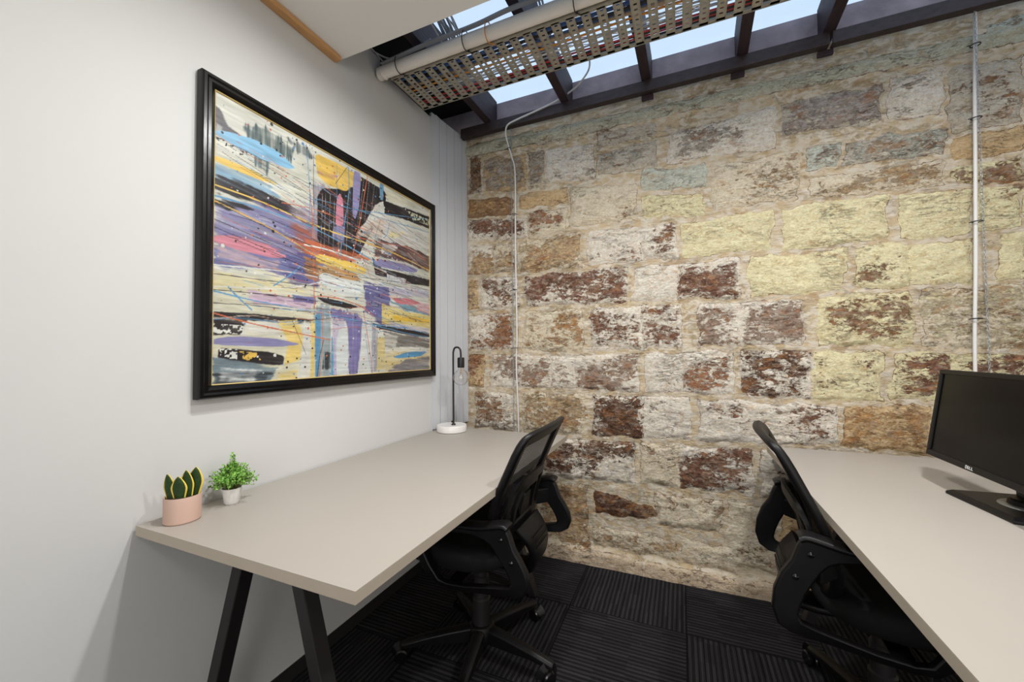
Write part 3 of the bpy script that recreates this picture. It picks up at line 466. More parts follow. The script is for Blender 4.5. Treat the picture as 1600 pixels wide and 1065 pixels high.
    H -= .05 * hole; A[..., :3] *= (1 - .8 * hole[..., None]); Bc[..., :3] *= (1 - .8 * hole[..., None])
    P = np.stack([X, -H + .0, Z], -1)
    o = grid_mesh('wall_back', P, nu, nv, M['stone'], (('stone_a', A), ('stone_b', Bc)))
    tag(o, 'rough sandstone block wall with flaking cream limewash and pale mortar joints', kind='structure')
    # give the wall its thickness
    b = MB().box((0, .045, 0), (3.06, .3, 2.57))
    t = b.build('wall_core', M['purple'], o)
    return o
stone_wall()

# ------------------------------------------------------------------ room shell
fl = MB().box((-.12, -4.62, -.1), (3.2, .05, 0)).build('floor', M['carpet']); tag(fl, 'dark ribbed carpet tiles laid quarter-turned', kind='structure')
w = MB().quadmesh(*(lambda prof: ([(x, y, z) for x in (0, -.12) for (y, z) in prof],
     [tuple(range(len(prof))), tuple(range(2*len(prof)-1, len(prof)-1, -1))] + [(i, (i+1) % len(prof), (i+1) % len(prof) + len(prof), i + len(prof)) for i in range(len(prof))]))(
     [(-4.62, 0), (0.03, 0), (0.03, 2.60), (-.27, 2.60), (-.30, 2.555), (-.745, 2.555), (-.75, 2.61), (-4.62, 2.61)]))
wl = w.build('wall_left', M['wall']); tag(wl, 'plain off-white plastered side wall', kind='structure')
wr = MB().box((3.06, -4.62, 0), (3.18, .3, 2.8)).build('wall_right', M['wall']); tag(wr, 'off-white side wall', kind='structure')
wb = MB().box((-.12, -4.74, 0), (3.18, -4.62, 2.8)).build('wall_front', M['wall']); tag(wb, 'off-white wall behind the camera', kind='structure')
# ceiling slab ends at y = -1.005, leaving the skylight strip open
ce = MB().box((0, -4.62, 2.422), (3.06, -1.005, 2.45)).build('ceiling', M['ceil']); tag(ce, 'flat off-white ceiling board ending before the skylight', kind='structure')
bd = MB().box((0, -4.6, .0), (.006, -.30, .048)).build('baseboard_left', M['rubber'])
tag(bd, 'low black carpet upstand along the white wall', kind='structure')
t1 = MB().box((.0005, -4.6, 2.402), (.036, -1.02, 2.4215)).build('trim_1', M['wood'], bevel=.004)
tag(t1, 'pale pine cornice strip where the white wall meets the ceiling', kind='structure')
# angled wall panel in the corner
pv = []
px0 = Vector((.001, -.322, 0)); px1 = Vector((.056, -.003, 0)); nrm = Vector((1, -.17, 0)).normalized()
pb = MB(); prof = []
cuts = [0, .20, .40, .62, .84, 1.0]
for i, c in enumerate(cuts[:-1]):
    a = px0.lerp(px1, c + (.008 if i else 0)); b_ = px0.lerp(px1, cuts[i + 1] - .008)
    za = 2.575
    V = []
    for p in (a, b_):
        ztop = 2.585 - .02 * ((p - px0).length / .32)
        for q, z in ((p + nrm * .004, .735), (p + nrm * .004, ztop), (p - nrm * .012, ztop), (p - nrm * .012, .735)):
            V.append(Vector((q.x, q.y, z)))
    pb.quadmesh(V, [(0,1,2,3),(7,6,5,4),(0,4,5,1),(1,5,6,2),(2,6,7,3),(3,7,4,0)])
a = px0; b_ = px1
V = []
for p in (a, b_):
    for q, z in ((p, .735), (p, 2.575), (p - nrm * .014, 2.575), (p - nrm * .014, .735)): V.append(Vector((q.x, q.y, z)))
pb.quadmesh(V, [(0,1,2,3),(7,6,5,4),(0,4,5,1),(1,5,6,2),(2,6,7,3),(3,7,4,0)])
pp = pb.build('trim_2', M['panel']); tag(pp, 'pale grey grooved panel strip closing the corner beside the stone wall', kind='structure')
e = MB().box((.001, -.331, .0), (.007, -.325, 2.56)).build('trim_3', M['panel']); tag(e, 'thin white edge strip where white wall and grey panel meet', kind='structure')

# masonry upstand and roof around the skylight
up_ = MB().box((-.5, .0, 2.57), (3.2, .3, 2.752)).build('wall_upper', M['purple']); tag(up_, 'purple-grey washed masonry upstand above the stone wall', kind='structure')
vd = MB().box((-.62, -4.74, 2.60), (-.5, .3, 2.9)).box((-.5, -4.74, 2.77), (.20, .3, 2.84)).box((.20, -4.74, 2.80), (3.2, -1.25, 2.86)).box((-.5, -.0, 2.3), (-.12, .2, 2.57)).box((-.5, -4.7, 2.50), (-.121, .0, 2.53))
vo = vd.build('ceiling_void', M['void']); tag(vo, 'dark boarded ceiling void beside the skylight', kind='structure')
gl = MB().box((.20, -1.25, 2.765), (3.2, .3, 2.771)).build('window_1', M['skyglass']); tag(gl, 'pale blue daylit skylight sheet over the joists', kind='structure')

# joists
jx = [(.255, 'dark stained joist nearest the white wall, grey cable bundle beside it'), (.745, 'second dark joist from the white wall, crossing above the cable tray'),
      (1.185, 'dark joist between the dangling cord and the wall drill hole'), (1.625, 'dark joist meeting the steel angle right of the drill hole'), (1.965, 'rightmost visible dark joist, at the break in the steel angle')]
for x, lb in jx:
    j = MB().quadmesh([(x - .024 - (.04 if yy < -1 else 0), yy, zz) if s < 0 else (x + .024 - (.04 if yy < -1 else 0), yy, zz) for s in (-1, 1) for yy in (-1.25, -.002) for zz in (2.595, 2.762)],
                      [(0,1,3,2),(4,6,7,5),(0,4,5,1),(2,3,7,6),(1,5,7,3),(0,2,6,4)])
    o = j.build('ceiling_joist', M['timber'], bevel=.003); tag(o, lb, 'ceiling joist', 'skylight joists')
# steel angle
sa = MB(); 
def angle(x0, x1, nm, lb):
    s = MB().box((x0, -.086, 2.537), (x1, -.078, 2.594)).box((x0, -.078, 2.537), (x1, -.046, 2.545))
    o = s.build(nm, M['steel'], bevel=.002); return tag(o, lb, 'steel angle', 'steel angles under the joists')
angle(.06, 1.962, 'steel_angle', 'long dark steel angle along the stone wall top, left of the break')
angle(1.972, 3.05, 'steel_angle', 'dark steel angle at the stone wall top, right of the break')
for x, lb in ((1.185, 'small dark packing block under the steel angle, left of the wall drill hole'), (1.605, 'small dark packing block under the steel angle, just right of the drill hole'), (1.955, 'small dark packing block under the break in the steel angle')):
    o = MB().box((x - .03, -.05, 2.512), (x + .03, -.034, 2.5365)).build('packing_block', M['timber'], bevel=.002)
    tag(o, lb, 'packing block', 'packing blocks under the steel angle')

# ------------------------------------------------------------------ cable tray with its cables
def tray():
    root = empty('cable_tray', (0, 0, 0)); tag(root, 'long galvanised perforated cable tray hanging below the skylight', 'cable tray')
    ya, yb, z = -.735, -.475, 2.5
    b = MB(); n = 41; pitch = .0615; w = .036
    rows = 9
    for i in range(n):
        xa = .062 + i * pitch; xb = xa + w
        pp_ = (yb - ya - .03) / rows; ys = sum([[ya + .016 + pp_ * q_, ya + .016 + pp_ * (q_ + .36)] for q_ in range(rows)], []) + [ya + .016 + pp_ * rows, ya + .016 + pp_ * rows]
        b.box((xa, ya, z), (xb, ys[0], z + .0015)); b.box((xa, ys[-1], z), (xb, yb, z + .0015))
        for k in range(rows):
            # hole between ys[2k+?]
            y0, y1 = ys[2 * k], ys[2 * k + 1]; y2 = ys[2 * k + 2] if k < rows - 1 else ys[-1]
            h = (k + i) % 7 != 3
            if i % 3 == 1 and k == 2:
                b.box((xa, y0, z), (xa + .011, y2, z + .0015)); b.box((xb - .011, y0, z), (xb, y2, z + .0015)); continue
            b.box((xa, y0, z), (xa + .0115, y1, z + .0015)); b.box((xb - .0115, y0, z), (xb, y1, z + .0015))
            b.box((xa, y1, z), (xb, y2, z + .0015))
        # rolled lips
        b.box((xa, ya, z - .004), (xa + .0015, yb, z)); b.box((xb - .0015, ya, z - .004), (xb, yb, z))
    b.build('perforated_bottom', M['galv'], root)
    x1 = .062 + n * pitch
    s = MB().box((.055, ya - .0015, z - .004), (x1, ya, z + .024)).box((.055, yb, z - .004), (x1, yb + .0015, z + .024))
    s.box((.055, ya, z), (x1, ya + .012, z + .001)).box((.055, yb - .012, z), (x1, yb, z + .001))
    s.build('side_rail', M['galv'], root)
    return x1
TX = tray()
def cable(name, pts, r, m, label, group=None, cat='cable', n=6, sm=8):
    P = catmull(pts, sm)
    o = MB().tube(P, r, n).build(name, M[m], smooth='all'); tag(o, label, cat, group); return o
rnd = random.Random(3)
def wob(y, z, a=.012, x0=.07, x1=None, n=12):
    x1 = x1 or TX - .02
    return [(x0 + (x1 - x0) * i / n, y + rnd.uniform(-a, a), z + rnd.uniform(-.003, .004)) for i in range(n + 1)]
G = 'data and power cables lying in the tray'
lays = [('cable_blue', -.700, .0075, 'thick dark blue cable on the near side of the tray', 2), ('cable_black', -.680, .006, 'black cable beside the thick blue one in the tray', 1),
        ('cable_blue', -.668, .004, 'thin blue cable in the tray next to the tan one', 1), ('cable_tan', -.645, .010, 'thick tan cable running down the tray', 1), ('cable_orange', -.618, .0045, 'orange cable beside the thick tan cable in the tray', 1),
        ('cable_grey', -.595, .004, 'grey cable mid tray', 1), ('cable_white', -.58, .0035, 'white cable mid tray beside the grey one', 1), ('cable_grey', -.555, .0035, 'second grey cable towards the far side of the tray', 1),
        ('cable_red', -.528, .004, 'red cable near the far side of the tray', 1), ('cable_black', -.518, .005, 'black cable next to the red one in the tray', 1), ('cable_red', -.507, .0035, 'thin red cable at the far side of the tray', 1), ('cable_black', -.494, .004, 'black cable against the far tray rail', 1)]
for m_, y, r, lb, _ in lays:
    cable(m_.split('_')[1] + '_cable', wob(y, 2.5025 + r, .005), r, m_, lb, G)
for k in range(9):
    y = -.66 + .02 * k
    xs = [.35 + .27 * i for i in range(8)]
    pts = [(.2 + k * .07 + .30 * i, -.60 + .085 * math.sin(i * 1.3 + k * .8), 2.527 + .008 * ((i + k) % 3)) for i in range(7)]
    cable('loose_wire', pts, .0017, ['cable_white', 'cable_grey', 'cable_white', 'cable_orange'][k % 4], 'thin loose wire straggling across the tray above the thicker cables', 'loose thin wires in the tray', 'wire', n=5)

# white pipe on the near edge
pz = 2.522
pc = catmull([(.035, -.764, pz - .008), (.10, -.764, pz), (1.0, -.764, pz + .004), (TX, -.764, pz + .006)], 10)
o = MB().tube(pc, .028, 16).build('white_pipe', M['duct'], smooth=True); tag(o, 'white round plastic pipe strapped along the near edge of the cable tray', 'pipe')
fc = catmull([(.045, -.790, pz + .020), (.3, -.795, pz + .030), (.55, -.795, pz + .0325), (.72, -.80, pz + .040), (.95, -.80, pz + .036), (1.3, -.797, pz + .033), (TX - .05, -.797, pz + .033)], 8)
o = MB().sweep(fc, [(-.010, -.003), (.010, -.003), (.010, .003), (-.010, .003)], up=(0, 0, 1)).build('flat_cable', M['cable_grey'], smooth=True); tag(o, 'flat pale grey cable lying on top of the white pipe', 'cable')
def ztie(x, m_, lb):
    P = [(x + .004 * math.sin(a), -.768 + .036 * math.cos(a), pz + .004 + .038 * math.sin(a)) for a in [2 * PI * k / 24 for k in range(24)]]
    s = MB().tube(P, .0022, 5, closed=True); s.tube([(x, -.745, pz - .025), (x + .012, -.728, 2.495)], .0022, 5)
    o = s.build('cable_tie', M[m_], smooth='all'); tag(o, lb, 'cable tie', 'ties around the white pipe')
ztie(.135, 'tie', 'black cable tie at the left end of the white pipe'); ztie(.49, 'tie', 'black cable tie around the white pipe, second from its left end'); ztie(.60, 'cable_orange', 'orange-brown wire tie around the white pipe')
ztie(.975, 'tie', 'black cable tie around the white pipe, rightmost in view')
# cable bundle at the first joist
for k in range(14):
    a = k * .45; ox = .285 + .075 * (k % 5) / 4; 
    pts = [(ox + .02 * math.sin(a), -1.2, 2.60 + .008 * (k % 4)), (ox + .012 * math.cos(a), -1.0, 2.645 + .01 * (k % 5)), (ox + .045 + .01 * math.sin(2 * a), -.84, 2.64 + .014 * (k % 6)), (ox + .05, -.70 + .01 * (k % 3), 2.60 + .012 * (k % 7)), (ox + .02 - .01 * (k % 4), -.56, 2.585 + .008 * (k % 4)), (ox, -.45, 2.556)]
    cable('grey_cable', pts, .0042, 'cable_grey' if k % 3 else 'cable_white', 'pale grey cable in the loose bundle hanging by the joist nearest the white wall', 'cable bundle by the first joist')
for k in range(4):
    x = .79 + .012 * k
    cable('grey_cable', [(x, -1.2, 2.62 + .01 * k), (x + .004, -.95, 2.63 + .008 * k), (x + .006, -.78, 2.60 + .004 * k), (x + .01, -.70, 2.56)], .0045, 'cable_grey', 'pale grey cable in the straight run beside the second joist', 'cables beside the second joist')
cable('slack_cable', [(-.03, -.86, 2.62), (.02, -.72, 2.628), (.12, -.71, 2.618), (.24, -.74, 2.613), (.30, -.76, 2.60)], .0035, 'cable_white', 'slack white cord crossing the dark opening above the left end of the tray', cat='cable')
cable('slack_cable', [(.0, -.84, 2.625), (.012, -.76, 2.60), (.02, -.70, 2.575)], .003, 'cable_white', 'short white cord on the white wall edge above the left tray end', cat='cable')
# dangling white cord and the hanging chain, left
jb = MB().lathe([(.0, 0), (.022, 0), (.030, .012), (.030, .022), (.012, .03), (0, .03)], (.80, -.20, 2.715), 16, close=False).build('junction_rose', M['cable_white'], smooth=True)
tag(jb, 'small white cord fitting above the tray edge by the second joist', 'cord fitting')
tb = bpy.data.objects
cable('hanging_cable', [(.80, -.20, 2.716), (.86, -.205, 2.735), (.905, -.20, 2.72), (.90, -.17, 2.68), (.85, -.14, 2.645), (.79, -.11, 2.63), (.68, -.098, 2.598), (.55, -.098, 2.572), (.45, -.100, 2.552), (.392, -.098, 2.535), (.372, -.080, 2.50), (.376, -.055, 2.44), (.398, -.05, 2.36), (.412, -.035, 2.25), (.410, -.035, 1.8), (.414, -.035, 1.3), (.408, -.035, 1.1), (.418, -.035, .76), (.418, -.035, .30)],
      .0048, 'cable_white', 'thin white cord looping from the skylight down the left of the stone wall', cat='cable', n=8)
def chain(x, y, z0, z1, name, lb, s=.011, dx=0):
    b = MB(); n = int((z1 - z0) / s)
    for i in range(n):
        z = z0 + (i + .5) * s; a = (i % 2) * PI / 2
        cx = x + dx * (i / n)
        P = [(cx + math.cos(a) * .0032 * math.cos(t), y + math.sin(a) * .0032 * math.cos(t), z + .0078 * math.sin(t)) for t in [2 * PI * k / 8 for k in range(8)]]
        b.tube(P, .0011, 4, closed=True)
    o = b.build(name, M['chain'], smooth='all'); tag(o, lb, 'chain')
chain(.395, -.052, .72, 2.57, 'hanging_chain', 'fine metal chain hanging beside the thin white cord on the left of the stone wall')
cable('hanging_cable', [(2.452, -.045, 2.76), (2.450, -.045, 2.5), (2.440, -.045, 2.2), (2.432, -.045, 1.9), (2.420, -.045, 1.5), (2.408, -.045, 1.2), (2.40, -.045, .8), (2.40, -.045, .74)], .0062, 'cable_white', 'thick white cord hanging straight down the stone wall above the monitor', cat='cable', n=10)
chain(2.440, -.058, .74, 2.74, 'hanging_chain', 'metal chain hanging beside the thick white cord above the monitor', .013, .004)
def smalltie(x, y, z, r, lb):
    P = [(x + r * math.cos(a), y + r * math.sin(a), z) for a in [2 * PI * k / 12 for k in range(12)]]
    b = MB().tube(P, .0022, 5, closed=True); b.tube([(x - r, y - .004, z), (x - r - .014, y - .01, z - .004)], .002, 5)
    o = b.build('cable_tie', M['tie'], smooth='all'); tag(o, lb, 'cable tie', 'ties fixing cords to chains')
for z, x, l in ((2.42, .382, 'black tie on the thin left cord, highest on the stones'), (2.01, .41, 'black tie on the thin left cord, second from its top'), (1.55, .412, 'black tie on the thin left cord, level with the picture centre'), (1.2, .41, 'black tie on the thin left cord just above lamp height')):
    smalltie(x - .004, -.045, z, .013, l)
for z, x, l in ((2.40, 2.440, 'black tie on the thick right cord, highest one'), (2.10, 2.434, 'black tie on the thick right cord, second from the top'), (1.68, 2.424, 'black tie on the thick right cord, third from the top'), (1.29, 2.41, 'black tie on the thick right cord, lowest one')):
    smalltie(x + .004, -.052, z, .015, l)

# ------------------------------------------------------------------ desks
def trestle(root, y, xc, ztop, inward, half_t=.085, half_b=.30):
    for s in (-1, 1):
        MB().bar((xc + s * half_t, y, ztop), (xc + s * half_b, y, .004), .037, .040, up=(0, 1, 0)).build('leg', M['black_metal'], root, bevel=.003)
    MB().box((xc - half_t - .06, y - .018, ztop - .002), (xc + half_t + .06, y + .018, ztop + .003)).build('cross_rail', M['black_metal'], root, bevel=.002)
def desk(x0, x1, y0, y1, zt, lb, xc, ya, yb):
    root = empty('desk', ((x0 + x1) / 2, (y0 + y1) / 2, 0)); tag(root, lb, 'desk')
    ox, oy = root.location.x, root.location.y
    th = .026
    t = MB().box((x0 - ox, y0 - oy, zt - .0012), (x1 - ox, y1 - oy, zt)).build('desktop', M['desk'], root)
    MB().box((x0 - ox, y0 - oy, zt - th), (x1 - ox, y1 - oy, zt - .0013)).build('desktop_edge', M['desk_edge'], root, bevel=.001)
    trestle(root, ya - oy, xc - ox, zt - th - .004, 1); trestle(root, yb - oy, xc - ox, zt - th - .004, -1)
    MB().box((xc - ox - .02, ya - oy + .02, zt - th - .045), (xc - ox + .02, yb - oy - .02, zt - th - .005)).build('support_beam', M['black_metal'], root)
    return root
desk(.0075, .757, -1.665, -.188, .73, 'pale taupe rectangular desk on black trestle legs against the white wall', .345, -1.53, -.42)
desk(1.682, 2.452, -1.62, -.055, .723, 'pale taupe desk with the monitor on it, at the right of the stone wall', 2.07, -1.45, -.22)

# ------------------------------------------------------------------ office chair (faces +x, origin on the floor under the gas lift)
def rrect(hw, hh, r, n=6):
    out = []
    for cx, cy, a0 in ((hw - r, hh - r, 0), (-hw + r, hh - r, 90), (-hw + r, -hh + r, 180), (hw - r, -hh + r, 270)):
        for k in range(n + 1):
            a = R(a0 + 90 * k / n); out.append((cx + r * math.cos(a), cy + r * math.sin(a)))
    return out
OV = lambda a, b, n=12: [(a * math.cos(2 * PI * k / n), b * math.sin(2 * PI * k / n)) for k in range(n)]
def backx(y, z):
    # depth profile of the backrest: lumbar bulge, then sweeping back at the top
    zs = [.44, .50, .56, .62, .68, .74, .80, .86, .92]; xs = [-.160, -.156, -.158, -.168, -.188, -.216, -.244, -.272, -.305]
    x = float(np.interp(z, zs, xs))
    return x + .022 * (abs(y) / .22) ** 2.0
def chair(loc, rz, label, spin=0, az=0):
    root = empty('office_chair', loc, rz); tag(root, label, 'office chair', 'black mesh office chairs')
    def halfw(z): return float(np.interp(z, [.46, .52, .60, .72, .84, .895], [.165, .196, .214, .226, .224, .216]))
    right = [(halfw(z), z) for z in (.52, .56, .60, .64, .68, .72, .76, .80, .84, .87)]
    topc = [(.213, .888), (.202, .900), (.182, .906), (.12, .910), (.06, .912), (0, .913)]
    r_ = [(0, .462), (.07, .462), (.12, .466), (.160, .480), (.182, .498)] + right + topc
    loop = r_ + [(-y, z) for y, z in reversed(r_[1:-1])]
    n = len(loop)
    # broad rounded rim: cross section runs from the outer edge inwards
    V = []; sec = [(0, -.010), (-.004, .004), (.006, .014), (.024, .013), (.042, .010), (.050, .005), (.050, -.002), (.040, -.007), (.018, -.012), (.006, -.015)]
    for i, (y, z) in enumerate(loop):
        y0, z0 = loop[i - 1]; y1, z1 = loop[(i + 1) % n]; t = Vector((y1 - y0, z1 - z0)).normalized(); nin = Vector((-t.y, t.x))
        for d, h in sec:
            k = d if d < .02 else d * (.8 if abs(y) < .15 and z < .6 else 1)
            yy = y + nin.x * k; zz = z + nin.y * k; V.append((backx(yy, zz) + h, yy, zz))
    m = len(sec); F = [(i*m+k, i*m+(k+1) % m, ((i+1) % n)*m+(k+1) % m, ((i+1) % n)*m+k) for i in range(n) for k in range(m)]
    MB().quadmesh(V, F).build('back_frame', M['plastic'], root, smooth='all')
    V = []; F = []; nu = 14; nv = 22
    for j in range(nv + 1):
        z = .48 + (.895 - .48) * j / nv; hw = halfw(min(z, .88)) - .02
        for i in range(nu + 1):
            y = -hw + 2 * hw * i / nu; V.append((backx(y, z) + .008, y, z))
    for j in range(nv):
        for i in range(nu): a = j * (nu + 1) + i; F.append((a, a + 1, a + nu + 2, a + nu + 1))
    MB().quadmesh(V, F).build('back_mesh', M['mesh'], root, smooth='all')
    off = -.022
    def bx(y, z): return backx(y, z) + off
    V = []; F = []; nu = 16; nv = 7; lb = MB()
    for j in range(nv + 1):
        t = j / nv
        for i in range(nu + 1):
            u = -1 + 2 * i / nu
            zt = .572 - .010 * abs(u); zb = .485 + .045 * u * u
            z = zb + (zt - zb) * t; y = u * (.155 + .015 * t)
            V.append((bx(y, z), y, z))
    for j in range(nv):
        for i in range(nu): a = j * (nu + 1) + i; F.append((a, a + 1, a + nu + 2, a + nu + 1))
    lb.quadmesh(V, F).build('lumbar_support', M['plastic'], root, smooth='all', solid=.010)
    for hw, zt, zb, ww in ((.150, .715, .555, .014), (.092, .690, .560, .012)):
        ar = MB()
        pl_ = [(-hw * 1.06, zb), (-hw * 1.03, zb + .05), (-hw * .96, zt - .04), (-hw * .84, zt - .012), (-hw * .60, zt), (0, zt + .005), (hw * .60, zt), (hw * .84, zt - .012), (hw * .96, zt - .04), (hw * 1.03, zb + .05), (hw * 1.06, zb)]
        q = catmull([(bx(y, z), y, z) for y, z in pl_], 5)
        ar.sweep(q, [(-.005, -ww), (.005, -ww), (.005, ww), (-.005, ww)], up=None) if 0 else ar.sweep(q, [(-ww, -.005), (ww, -.005), (ww, .005), (-ww, .005)], up=(1, 0, 0))
        ar.build('lumbar_arch', M['plastic'], root, smooth=True)
    V = [(bx(y, .610 + z) + .002, y * (1 - z * 3) * .95, .610 + z) for y, z in rrect(.042, .042, .015, 4)]
    MB().quadmesh(V, [tuple(range(len(V)))]).build('lumbar_pad', M['plastic'], root, solid=.007)
    # curved bracket carrying the back, with a broad shield at the rear
    q = catmull([(-.205, 0, .555), (-.240, 0, .505), (-.250, 0, .45), (-.226, 0, .395), (-.16, 0, .376), (-.06, 0, .382), (.02, 0, .382)], 6)
    sc_ = [1.0] * len(q)
    MB().sweep(q, rrect(.085, .013, .010, 3), up=(0, 1, 0)) if 0 else None
    bb = MB(); V = []; F = []; m = 0
    for i, p in enumerate(q):
        t = (q[min(i+1, len(q)-1)] - q[max(i-1, 0)]).normalized(); nn = Vector((-t.z, 0, t.x))
        w_ = .105 - .055 * min(1, i / (len(q) * .62)); pr = rrect(w_, .012, .009, 3); m = len(pr)
        for a_, b_ in pr: V.append(p + Vector((0, a_, 0)) + nn * (b_ - .020 * (a_ / .105) ** 2 * -1 * (1 if p.z > .4 else 0)))
    F = [(i*m+k, i*m+(k+1) % m, (i+1)*m+(k+1) % m, (i+1)*m+k) for i in range(len(q)-1) for k in range(m)] + [tuple(range(m-1, -1, -1)), tuple((len(q)-1)*m+k for k in range(m))]
    bb.quadmesh(V, F)
    for k in range(3):
        z = .475 + .018 * k; x = float(np.interp(z, [.45, .50, .545], [-.250, -.240, -.207])) - .014
        bb.bar((x + .004, -.06, z), (x + .004, .06, z), .003, .003)
    bb.build('back_bracket', M['plastic'], root, smooth=True)
    # seat cushion
    V = []; F = []; n = 40
    def seat_outline(a):
        c, s_ = math.cos(a), math.sin(a); p = 3.2
        r = (abs(c) ** p + abs(s_) ** p) ** (-1 / p)
        return .240 * r * c + .060, .225 * r * s_ * (1 - .05 * c)
    prof = [(.0, .492), (.55, .490), (.80, .492), (.92, .488), (.985, .474), (1.0, .455), (.985, .436), (.93, .424), (.6, .420), (0, .420)]
    for f, z in prof:
        for k in range(n):
            x, y = seat_outline(2 * PI * k / n)
            zz = z - (.022 * max(0, (x - .18) / .12) ** 1.5 * f if x > .18 else 0) + (.012 * (y / .24) ** 2 * f if z > .45 else 0)
            V.append((.060 + (x - .060) * f, y * f, zz))
    for j in range(len(prof) - 1):
        for k in range(n): F.append((j*n+k, j*n+(k+1) % n, (j+1)*n+(k+1) % n, (j+1)*n+k))
    MB().quadmesh(V, F).build('seat', M['seat'], root, smooth='all')
    MB().box((-.11, -.11, .398), (.17, .11, .42)).build('seat_pan', M['plastic'], root, bevel=.008)
    MB().box((-.06, -.07, .362), (.10, .07, .397)).build('seat_mechanism', M['plastic'], root, bevel=.008)
    MB().tube([(.02, -.06, .385), (.03, -.20, .385), (.03, -.25, .380)], .006, 8).build('height_lever', M['plastic'], root, smooth=True)
    # loop arms: (outer, inner) pairs round the ring in the x-z plane
    ring = [((.150, .612), (.128, .590)), ((.05, .606), (.05, .584)), ((-.05, .605), (-.04, .582)), ((-.130, .609), (-.100, .580)), ((-.185, .624), (-.145, .572)), ((-.222, .626), (-.168, .560)),
            ((-.236, .600), (-.185, .540)), ((-.250, .560), (-.203, .515)), ((-.274, .525), (-.220, .492)), ((-.292, .492), (-.232, .470)), ((-.298, .458), (-.238, .452)), ((-.286, .428), (-.230, .440)),
            ((-.255, .410), (-.20, .434)), ((-.17, .400), (-.15, .426)), ((-.08, .392), (-.08, .418)), ((-.01, .384), (-.01, .411)), ((.035, .392), (.020, .420)), ((.080, .440), (.052, .458)), ((.120, .505), (.090, .520)), ((.152, .560), (.122, .565)), ((.160, .592), (.132, .580))]
    for s in (-1, 1):
        V = []; nr = len(ring)
        def yo(x, z): return s * (.250 + (.010 if x > -.1 else 0) - .02 * max(0, (.42 - z) / .04))
        for (o_, i_) in ring:
            for (p_, w_) in ((o_, -.013), (o_, .013), (i_, .013), (i_, -.013)):
                V.append((p_[0], yo(*p_) + w_, p_[1] + az * min(1, max(0, (p_[1] - .43) / .1))))
        F = [(i*4+k, i*4+(k+1) % 4, ((i+1) % nr)*4+(k+1) % 4, ((i+1) % nr)*4+k) for i in range(nr) for k in range(4)]
        arm = MB().quadmesh(V, F).build('armrest', M['plastic'], root, smooth=True, bevel=.006)
        tp = catmull([(-.232, s * .252, .622), (-.21, s * .252, .628), (-.13, s * .255, .613), (-.03, s * .258, .609), (.06, s * .26, .609), (.13, s * .26, .612), (.160, s * .26, .606)], 5); tp = [p + Vector((0, 0, az)) for p in tp]
        MB().sweep(tp, rrect(.027, .008, .007, 3), up=(0, 0, 1)).build('arm_pad', M['plastic'], arm, smooth=True)
        for bz, bxx in ((.585, -.208), (.520, -.243)):
            MB().lathe([(0, 0), (.008, 0), (.008, .004), (.004, .007), (0, .007)], (0, 0, 0), 12, M=Matrix.Rotation(R(90 * -s), 4, 'X'), close=False).build('bolt', M['gloss_plastic'], arm, smooth=True, loc=(bxx, s * .2625, bz + az))
        MB().bar((-.195, s * .243, .560 + az * .5), (-.150, s * .195, .560 + az * .5), .03, .06, up=(0, 0, 1)).build('arm_bracket', M['plastic'], root, bevel=.004)
        MB().bar((-.02, s * .235, .395), (-.02, s * .10, .402), .05, .012, up=(0, 0, 1)).build('arm_bracket', M['plastic'], root, bevel=.002)
    # gas lift and base
    MB().lathe([(0, .085), (.034, .085), (.034, .215), (.029, .22), (.029, .30), (.024, .305), (.024, .372), (0, .372)], n=24, close=False).build('gas_lift', M['black_metal'], root, smooth=True)
    hb = MB().lathe([(0, .055), (.048, .055), (.054, .075), (.054, .10), (.046, .118), (.040, .122), (0, .122)], n=28, close=False)
    for k in range(5):
        a = R(spin + 72 * k); c, s_ = math.cos(a), math.sin(a)
        V = []
        for d, hw, zt, zb in ((.03, .024, .118, .060), (.12, .021, .108, .060), (.22, .018, .092, .062), (.295, .016, .076, .054), (.305, .013, .072, .056)):
            for (yy, zz) in ((-hw, zb), (hw, zb), (hw, zt - .008), (hw * .5, zt), (-hw * .5, zt), (-hw, zt - .008)):
                V.append((d * c - yy * s_, d * s_ + yy * c, zz))
        F = []
        for i in range(4):
            for j in range(6): F.append((i*6+j, i*6+(j+1) % 6, (i+1)*6+(j+1) % 6, (i+1)*6+j))
        F += [tuple(range(5, -1, -1)), tuple(24 + j for j in range(6))]
        hb.quadmesh(V, F)
    base = hb.build('star_base', M['plastic'], root, smooth=True, bevel=.002)
    rr_ = random.Random(int(abs(loc[0]) * 100))
    for k in range(5):
        a = R(spin + 72 * k); cx, cy = .292 * math.cos(a), .292 * math.sin(a)
        ca = rr_.uniform(0, 2 * PI)
        T = Matrix.Translation((cx, cy, 0)) @ Matrix.Rotation(ca, 4, 'Z')
        b = MB()
        W2 = Matrix.Rotation(R(90), 4, 'X')
        for sd in (-1, 1):
            off_ = Matrix.Translation((-.012, sd * .013, .026))
            b.lathe([(0, -.008), (.021, -.008), (.0255, -.004), (.0255, .004), (.021, .008), (0, .008)], n=20, M=T @ off_ @ W2, close=False)
        # hood
        hd = []
        for q in range(9):
            t = R(-20 + 200 * q / 8)
            hd.append(T @ Vector((-.012 + .030 * math.cos(t), 0, .026 + .030 * math.sin(t))))
        b.sweep(hd, [(-.019, -.0018), (.019, -.0018), (.019, .0018), (-.019, .0018)])
        b.tube([T @ Vector((0, 0, .035)), T @ Vector((0, 0, .066))], .0065, 8)
        b.build('caster', M['gloss_plastic'], base, smooth=True)
    return root
chair((.583, -.835, 0), PI, 'black mesh-back office chair with loop arms pushed up to the left desk', 30)
chair((1.852, -.705, 0), R(-4), 'black mesh-back office chair with loop arms tucked under the monitor desk', 43, .045)

